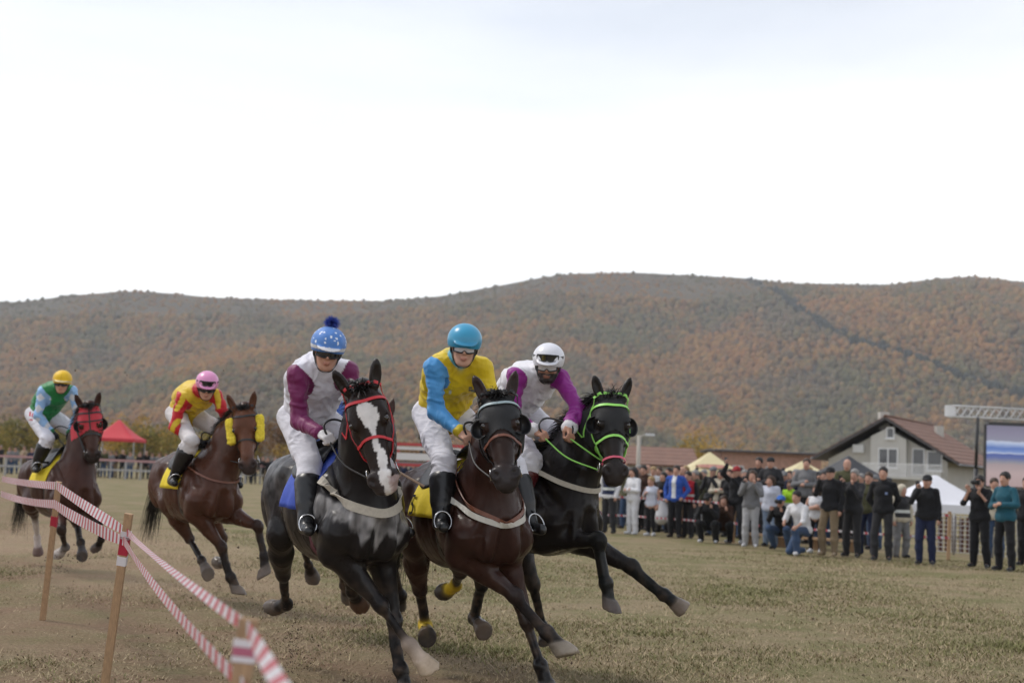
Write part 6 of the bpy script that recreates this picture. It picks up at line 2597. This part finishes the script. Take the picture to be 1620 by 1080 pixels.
BRICK = mat('hollow_brick', (.42, .25, .19), rough=.9, var=.2, vscale=3)
long_building(1140, 1298, 128, 128, 4.0, 4.05, 9, BRICK, EAVE, 'unplastered orange brick building with a flat dark roof', over=.7, wins=3)
long_building(960, 1095, 122, 122, 2.4, 3.9, 10, WALL, TILES, 'long low building with brown tiled roof behind the crowd')


# ------------------------------------------------------------------ lamp, truss, screen, wire fence
def lamp_post():
    g = ground_at(1008, 88)
    r = empty('street_lamp', g)
    tag(r, 'grey street lamp standing behind the brown tiled roof', 'lamp')
    MB().tube([(0, 0, 0), (0, 0, 3.95)], [.16, .12], 10).build('pole', mat('concrete', (.40, .37, .33), rough=.9, var=.1), r, True)
    MB().tube([(0, 0, 3.75), (.25, 0, 3.98), (.5, 0, 4.02)], .03, 6).build('arm', POLE, r, True)
    MB().box((.4, -.12, 3.95), (.95, .12, 4.07)).build('lamp_head', mat('lamp_glass', (.6, .62, .66), rough=.3), r)


lamp_post()


def truss():
    d = 50.0
    a, b = at(1503, 650, d), at(1700, 660, d + 1.5)
    r = empty('truss_beam', a)
    tag(r, 'aluminium lattice truss carrying the video screen', 'truss')
    ALU = mat('aluminium', (.62, .62, .63), rough=.35, metal=.6)
    x = nrm(b - a)
    y = nrm(np.cross(V(0, 0, 1), x))
    z = np.cross(x, y)
    L = np.linalg.norm(b - a)
    s = .19
    for sy in (-1, 1):
        for sz in (-1, 1):
            MB().tube([y * s * sy + z * s * sz, x * L + y * s * sy + z * s * sz], .03, 6).build('chord', ALU, r, True)
    n = 9
    for k in range(n):
        x0, x1 = L * k / n, L * (k + 1) / n
        for sy in (-1, 1):
            MB().tube([x * x0 + y * s * sy - z * s, x * (x0 + x1) / 2 + y * s * sy + z * s, x * x1 + y * s * sy - z * s], .017, 5).build('lattice', ALU, r, True)
            MB().tube([x * x0 + y * s * sy + z * s, x * (x0 + x1) / 2 + y * s * sy - z * s, x * x1 + y * s * sy + z * s], .016, 5).build('lattice', ALU, r, True)
    MB().bar(-z * s, z * s, .42, .03, y).build('end_plate', ALU, r)
    # lifting stand
    t = empty('lifting_stand', ground_at(1540, d))
    tag(t, 'black telescopic stand under the left end of the truss', 'stand')
    BL = mat('black_steel', (.02, .02, .022), rough=.4)
    p = at(1547, 660, d) - np.array(t.location)
    MB().tube([(0, 0, 0), p * .55], .085, 8).build('lower_mast', BL, t, True)
    MB().tube([p * .55, p], .06, 8).build('upper_mast', BL, t, True)
    for k in range(4):
        q = math.radians(45 + 90 * k)
        MB().tube([(0, 0, .5), (math.cos(q) * .9, math.sin(q) * .9, .03)], .03, 6).build('leg', BL, t, True)
    # screen
    m = bpy.data.materials.new('screen_picture')
    m.use_nodes = True
    nt = m.node_tree
    N, L_ = nt.nodes, nt.links
    bs = N['Principled BSDF']
    bs.inputs['Base Color'].default_value = (.02, .02, .02, 1)
    bs.inputs['Roughness'].default_value = .4
    tc = N.new('ShaderNodeTexCoord')
    sp = N.new('ShaderNodeSeparateXYZ')
    L_.new(tc.outputs['Generated'], sp.inputs['Vector'])
    cr = N.new('ShaderNodeValToRGB')
    cr.color_ramp.interpolation = 'LINEAR'
    stops = [(0, (.50, .36, .36)), (.22, (.55, .42, .42)), (.36, (.42, .34, .36)), (.40, (.30, .30, .36)), (.47, (.12, .16, .40)), (.53, (.08, .13, .42)), (.545, (.75, .80, .90)), (.56, (.25, .36, .70)), (.63, (.10, .20, .55)), (.70, (.45, .55, .80)), (.735, (.60, .66, .84)), (.75, (.30, .30, .40)), (.88, (.27, .25, .36)), (1, (.22, .21, .30))]
    el = cr.color_ramp.elements
    el[0].position, el[0].color = stops[0][0], (*stops[0][1], 1)
    el[1].position, el[1].color = stops[-1][0], (*stops[-1][1], 1)
    for p_, c_ in stops[1:-1]:
        e_ = el.new(p_)
        e_.color = (*c_, 1)
    nz = N.new('ShaderNodeTexNoise')
    nz.inputs['Scale'].default_value = 9
    nz.inputs['Detail'].default_value = 4
    L_.new(tc.outputs['Generated'], nz.inputs['Vector'])
    ad = N.new('ShaderNodeMath')
    ad.operation = 'MULTIPLY_ADD'
    ad.inputs[1].default_value = .06
    L_.new(nz.outputs['Fac'], ad.inputs[0])
    L_.new(sp.outputs['Z'], ad.inputs[2])
    sb = N.new('ShaderNodeMath')
    sb.operation = 'SUBTRACT'
    sb.inputs[1].default_value = .03
    L_.new(ad.outputs[0], sb.inputs[0])
    L_.new(sb.outputs[0], cr.inputs['Fac'])
    L_.new(cr.outputs['Color'], bs.inputs['Emission Color'])
    bs.inputs['Emission Strength'].default_value = .62
    g = ground_at(1560, d + .3)
    zc = at(1562, 672, d + .3)[2]
    zb = at(1562, 768, d + .3)[2]
    sr = empty('video_screen', (g[0], g[1], zb))
    tag(sr, 'large video screen showing a blue picture below the truss', 'screen')
    MB().box((0, 0, 0), (4.2, .05, zc - zb)).build('screen_face', m, sr)
    MB().box((-.05, .052, -.05), (4.25, .22, zc - zb + .03)).build('cabinet', BL, sr)
    MB().bar(V(.1, .1, zc - zb + .06), V(1.4, .1, zc - zb + .06), .12, .12).build('hanging_bar', BL, sr)


truss()


def wire_fence():
    WIRE = mat('white_wire', (.34, .335, .33), rough=.5)
    for k, (u0, d0, u1, d1) in enumerate(((1478, 32.5, 1540, 31.8), (1541, 31.8, 1600, 31.2), (1601, 31.2, 1668, 30.6))):
        a, b = ground_at(u0, d0), ground_at(u1, d1)
        r = empty('wire_fence', a)
        tag(r, ['white wire fence panel right of the stout man filming', 'white wire fence panel behind the cameraman', 'white wire fence panel at the right edge'][k], 'fence', 'wire fence panels')
        dv = b - a
        L = np.linalg.norm(dv)
        mb = MB()
        for j in range(9):
            mb.tube([V(0, 0, .06 + j * .10), dv + V(0, 0, .06 + j * .10)], .008, 4)
        n = int(L / .10)
        for j in range(n + 1):
            mb.tube([dv * j / n + V(0, 0, .05), dv * j / n + V(0, 0, .90)], .008, 4)
        o = mb.build('wire_mesh', WIRE, r)
        o['kind'] = 'stuff'
        for t in (0, .5):
            MB().tube([dv * t, dv * t + V(0, 0, .95)], .022, 6).build('post', WIRE, r, True)
    # dark boards stacked behind the wire
    g0, g1 = ground_at(1484, 34), ground_at(1540, 33.6)
    b = empty('board_stack', g0)
    tag(b, 'row of dark brown boards behind the wire fence', 'boards')
    dv = g1 - g0
    for k in range(6):
        MB().box((0, 0, 0), (.10, .03, .78 + .03 * (k % 3)), None, dv * (k / 5)).build('board', mat('brown_board', (.09, .035, .028), rough=.8, var=.2), b)


wire_fence()


# ------------------------------------------------------------------ far left: rails, crowd, trees; stand between the leaders
RAILW = mat('white_rail', (.34, .33, .32), rough=.6, var=.2)


ORD = ['first', 'second', 'third', 'fourth', 'fifth', 'sixth', 'seventh', 'eighth', 'ninth', 'tenth', 'eleventh', 'twelfth', 'thirteenth', 'fourteenth', 'fifteenth', 'sixteenth', 'seventeenth', 'eighteenth']


def rail_fence():
    us = np.linspace(-40, 720, 17)
    prev = None
    for i, u_ in enumerate(us):
        d = 86 + (u_ - 200) * .012
        g = ground_at(u_, d)
        if prev is not None:
            r = empty('rail_fence', prev)
            tag(r, '%s section from the left of the far white rail fence' % ORD[i - 1], 'fence', 'far white rail fence sections')
            dv = g - prev
            MB().bar(V(0, 0, 0), V(0, 0, 1.15), .12, .12, (0, 1, 0)).build('post', RAILW, r)
            MB().bar(dv * .5, dv * .5 + V(0, 0, 1.1), .09, .09, (0, 1, 0)).build('post', RAILW, r)
            MB().bar(V(0, -.08, 1.12), dv + V(0, -.08, 1.12), .05, .13).build('rail', mat('pink_tape_rail', (.42, .24, .24), rough=.6, var=.1), r)
            MB().bar(V(0, -.08, .55), dv + V(0, -.08, .55), .05, .12).build('rail', RAILW, r)
        prev = g


rail_fence()

VAR = {}


def far_person(key):
    """one small bystander as a single coloured mesh; a few variants are shared"""
    if key in VAR:
        return VAR[key]
    rng = np.random.default_rng(300 + key)
    J = pose_joints(['stand', 'pockets', 'folded', 'both', 'stand'][key % 5], rng.uniform(1.6, 1.85), rng)
    W = {k: v for k, v in J.items()}
    cols_ = ['black', 'navy', 'char', 'black', 'brown', 'olive', 'char', 'beige', 'black', 'grey', 'black', 'navy']
    tc, pc = PAL[cols_[key % 12]], PAL[['char', 'jean', 'black', 'khaki'][key % 4]]
    f = Field()
    torso_prims(f, W, .014, tc)
    for k in 'RL':
        sleeve_prims(f, W, k, .014, tc, tc)
        f.el(W['wr' + k] + nrm(W['wr' + k] - W['el' + k]) * .07, (.05, .045, .05), None, (.40, .23, .17), .01)
        leg_prims(f, W, k, .016, pc)
        f.rc(W['an' + k] - V(0, 0, .03), W['to' + k], .045, .035, PAL['black'])
    h = W['head']
    f.el(h, (.095, .078, .115), None, (.44, .25, .18), .01)
    f.el(h + V(-.03, 0, .035), (.10, .09, .10), None, [(.02, .015, .012), (.06, .035, .02), (.2, .19, .18)][key % 3], .01)
    f.rc(h - V(0, 0, .05), W['neck'], .055, .06, (.44, .25, .18))
    Vt, Q = f.mesh(.034)
    VAR[key] = mesh_np('person', Vt, Q, f.colours(Vt))
    return VAR[key]


def far_crowd():
    rng = np.random.default_rng(12)
    us = [(u_, 87.8 + rng.uniform(0, 3.5)) for u_ in np.arange(-12, 590, 11.5)] + [(u_, 87.5 + rng.uniform(0, 3)) for u_ in np.arange(600, 712, 13)]
    names = ['black', 'navy', 'charcoal', 'black', 'brown', 'olive', 'charcoal', 'beige', 'black', 'grey', 'black', 'navy']
    seen = {}
    for i, (u_, d) in enumerate(us):
        g = ground_at(u_ + rng.uniform(-3, 3), d)
        k = int(rng.integers(0, 12))
        o = obj('person', far_person(k), CLOTH, None, g)
        o.rotation_euler = (0, 0, -math.pi / 2 + rng.uniform(-.6, .6))
        q = seen.setdefault(names[k], [0])
        q[0] += 1
        tag(o, '%s distant spectator in %s from the left behind the far rails' % (ORD[min(17, q[0] - 1)] if q[0] < 19 else 'last', names[k]), 'spectator', 'distant spectators behind the far rails')


far_crowd()


def official_stand():
    """red and white railed stand seen between the two leading riders, a man on its deck"""
    d = 70.0
    a = ground_at(622, d)
    r = empty('timing_stand', a)
    tag(r, 'red and white scaffold stand between the two leading riders', 'stand')
    RED = mat('red_steel', (.42, .03, .04), rough=.5)
    WHT = mat('white_banner', (.62, .60, .60), rough=.7)
    w, dep = 3.3, 2.0
    for x in (0, w * .5, w):
        for y in (0, dep):
            MB().bar(V(x, y, 0), V(x, y, 2.6), .11, .11, (0, 1, 0)).build('post', RED, r)
    for z in (1.55, 2.55):
        MB().bar(V(-.05, -.07, z), V(w + .05, -.07, z), .06, .12).build('rail', RED, r)
    MB().box((.06, -.06, 1.78), (w - .06, -.02, 2.12)).build('banner', WHT, r)
    MB().box((.06, -.06, 2.28), (w - .06, -.02, 2.44)).build('banner', WHT, r)
    MB().box((-.1, 0, 1.62), (w + .1, dep, 1.70)).build('deck', mat('grey_deck', (.2, .2, .2), rough=.8), r)
    spectator(668, 0, 1.76, 'folded', 10, 'black', 'char', 'man in black and white cap on the red stand', hairstyle='cap', hair=PAL['white'], base=1.705, d=d + .9, vox=.03, group='people on the stand')


official_stand()


# ------------------------------------------------------------------ trees
BARK = mat('bark', (.09, .07, .055), rough=.95, var=.3, vscale=6)


def tree(u, d, h, w, pal, label, seed, group, n=2600):
    rng = np.random.default_rng(seed)
    g = ground_at(u, d)
    root = empty('autumn_tree', g)
    tag(root, label, 'tree', group)
    mb = MB()
    top = V(rng.normal(0, .2), rng.normal(0, .2), h * .75)
    mb.tube(spline([V(0, 0, 0), lerp(V(0, 0, 0), top, .5) + rng.normal(0, .12, 3), top], 8), np.linspace(.035 * h, .012 * h, 8), 7)
    cl = []
    for k in range(9):
        t = rng.uniform(.25, .95)
        b = top * t
        a = rng.uniform(0, 6.28)
        e = b + V(math.cos(a) * w * .36, math.sin(a) * w * .36, h * rng.uniform(.08, .28))
        mb.tube(spline([b, lerp(b, e, .5) + rng.normal(0, .08, 3), e], 5), np.linspace(.014 * h, .005 * h, 5), 5)
        cl.append((e, rng.uniform(.16, .26) * w))
    mb.build('trunk', BARK, root, True)
    for k in range(9):
        cl.append((V(rng.normal(0, w * .22), rng.normal(0, w * .22), h * rng.uniform(.30, .88)), rng.uniform(.16, .28) * w))
    cen = np.array([c[0] for c in cl])
    rad = np.array([c[1] for c in cl])
    i = rng.integers(0, len(cl), n)
    dv = rng.normal(0, 1, (n, 3))
    dv /= np.linalg.norm(dv, axis=1, keepdims=True)
    P = cen[i] + dv * (rad[i] * rng.uniform(.35, 1.05, n) ** .6)[:, None]
    P[:, 2] = np.maximum(P[:, 2], .25)
    s = rng.uniform(.07, .16, n) * (h / 6) ** .5
    A = rng.normal(0, 1, (n, 3))
    A /= np.linalg.norm(A, axis=1, keepdims=True)
    B = np.cross(A, rng.normal(0, 1, (n, 3)))
    B /= np.linalg.norm(B, axis=1, keepdims=True)
    Vt = np.stack([P + A * s[:, None], P + B * s[:, None] * .7, P - A * s[:, None], P - B * s[:, None] * .7], 1).reshape(-1, 3)
    pal = np.array(pal)
    C = pal[rng.integers(0, len(pal), len(cl))][i] * .6 + pal[rng.integers(0, len(pal), n)] * .4
    C = C * rng.uniform(.7, 1.3, (n, 1))
    obj('crown', mesh_np('crown', Vt, np.arange(4 * n).reshape(-1, 4), np.repeat(C, 4, 0), flat=True), mat('tree_leaves', None, rough=.9, spec=.1), root)


OCHRE = [(.40, .25, .055), (.32, .22, .06), (.46, .28, .05), (.24, .19, .06)]
GREEN = [(.15, .15, .05), (.22, .19, .06), (.30, .22, .06), (.12, .13, .045)]
RUST = [(.22, .11, .05), (.17, .10, .05), (.25, .15, .05)]
tr = [(-20, 4.2, 5, GREEN), (12, 4.6, 5.5, OCHRE), (42, 5.2, 6, GREEN), (70, 4.6, 5.5, OCHRE), (112, 5.0, 5.5, GREEN), (150, 4.5, 6, OCHRE), (196, 5.6, 5.5, OCHRE), (222, 4.6, 5, GREEN), (240, 5.0, 6, OCHRE), (262, 5.2, 5.5, OCHRE),
      (300, 4.4, 6, GREEN), (336, 4.6, 6, OCHRE), (378, 4.4, 5, GREEN), (412, 4.8, 5.5, RUST), (445, 6.6, 5, RUST), (466, 5.0, 5, OCHRE), (600, 3.8, 6, GREEN), (640, 3.6, 5, RUST)]
cnt_ = {}
for i, (u_, h_, w_, p_) in enumerate(tr):
    kind_ = {id(OCHRE): 'ochre yellow', id(GREEN): 'olive green', id(RUST): 'rusty brown'}[id(p_)]
    cnt_[kind_] = cnt_.get(kind_, -1) + 1
    tree(u_, 150 + (i * 37 % 23), h_, w_, p_, '%s %s autumn tree from the left in the far row' % (ORD[cnt_[kind_]], kind_), 50 + i, '%s trees beyond the far crowd' % kind_)
tree(1105, 150, 6.0, 7.5, OCHRE, 'yellow round tree behind the beige party tent', 90, None, 3600)
tree(1072, 155, 3.8, 5.0, GREEN, 'olive tree left of the yellow round tree', 91, None, 2000)


# ------------------------------------------------------------------ kicked-up turf
def clods():
    rng = np.random.default_rng(31)
    mb_v, mb_f = [], []
    base = np.array([(1, 0, 0), (-1, 0, 0), (0, 1, 0), (0, -1, 0), (0, 0, 1), (0, 0, -1)], float)
    fc = np.array([(0, 2, 4), (2, 1, 4), (1, 3, 4), (3, 0, 4), (2, 0, 5), (1, 2, 5), (3, 1, 5), (0, 3, 5)])
    spots = []
    for (u, v, d, su, sv, n, s0, s1) in ((462, 1000, 9.8, 9, 28, 110, .002, .007), (468, 1045, 9.6, 14, 14, 80, .002, .007), (680, 1025, 10.4, 22, 10, 60, .002, .008), (700, 950, 10.6, 25, 30, 12, .003, .008), (715, 905, 10.8, 20, 25, 6, .004, .010),
                                      (395, 850, 14.5, 26, 45, 9, .008, .022), (110, 885, 17.2, 25, 12, 60, .003, .012), (330, 905, 14.5, 60, 40, 14, .005, .014), (230, 640, 18, 120, 60, 6, .008, .018), (150, 700, 19, 120, 100, 8, .008, .018), (560, 985, 9.6, 60, 30, 16, .003, .009)):
        for _ in range(n):
            spots.append((at(u + rng.normal(0, su), v + rng.normal(0, sv), d + rng.normal(0, .3)), rng.uniform(s0, s1)))
    for k in range(220):           # lying on the turf
        d = rng.uniform(9, 24)
        u = rng.uniform(0, 1620) if k % 3 else rng.uniform(100, 900)
        g = ground_at(u, d)
        spots.append((g + V(0, 0, .006), rng.uniform(.005, .014)))
    for i, (p, s) in enumerate(spots):
        if p[2] < .004:
            p = V(p[0], p[1], .006)
        q = base * s * rng.uniform(.5, 1.3, (6, 3))
        mb_v.append(p + q)
        mb_f.append(fc + i * 6)
    o = obj('dirt_clods', mesh_np('dirt_clods', np.vstack(mb_v), np.vstack(mb_f), flat=True), mat('dark_soil', (.075, .046, .031), rough=1, var=.3, vscale=30))
    tag(o, 'dark clods of turf thrown up by the hooves', 'clods', kind='stuff')


clods()
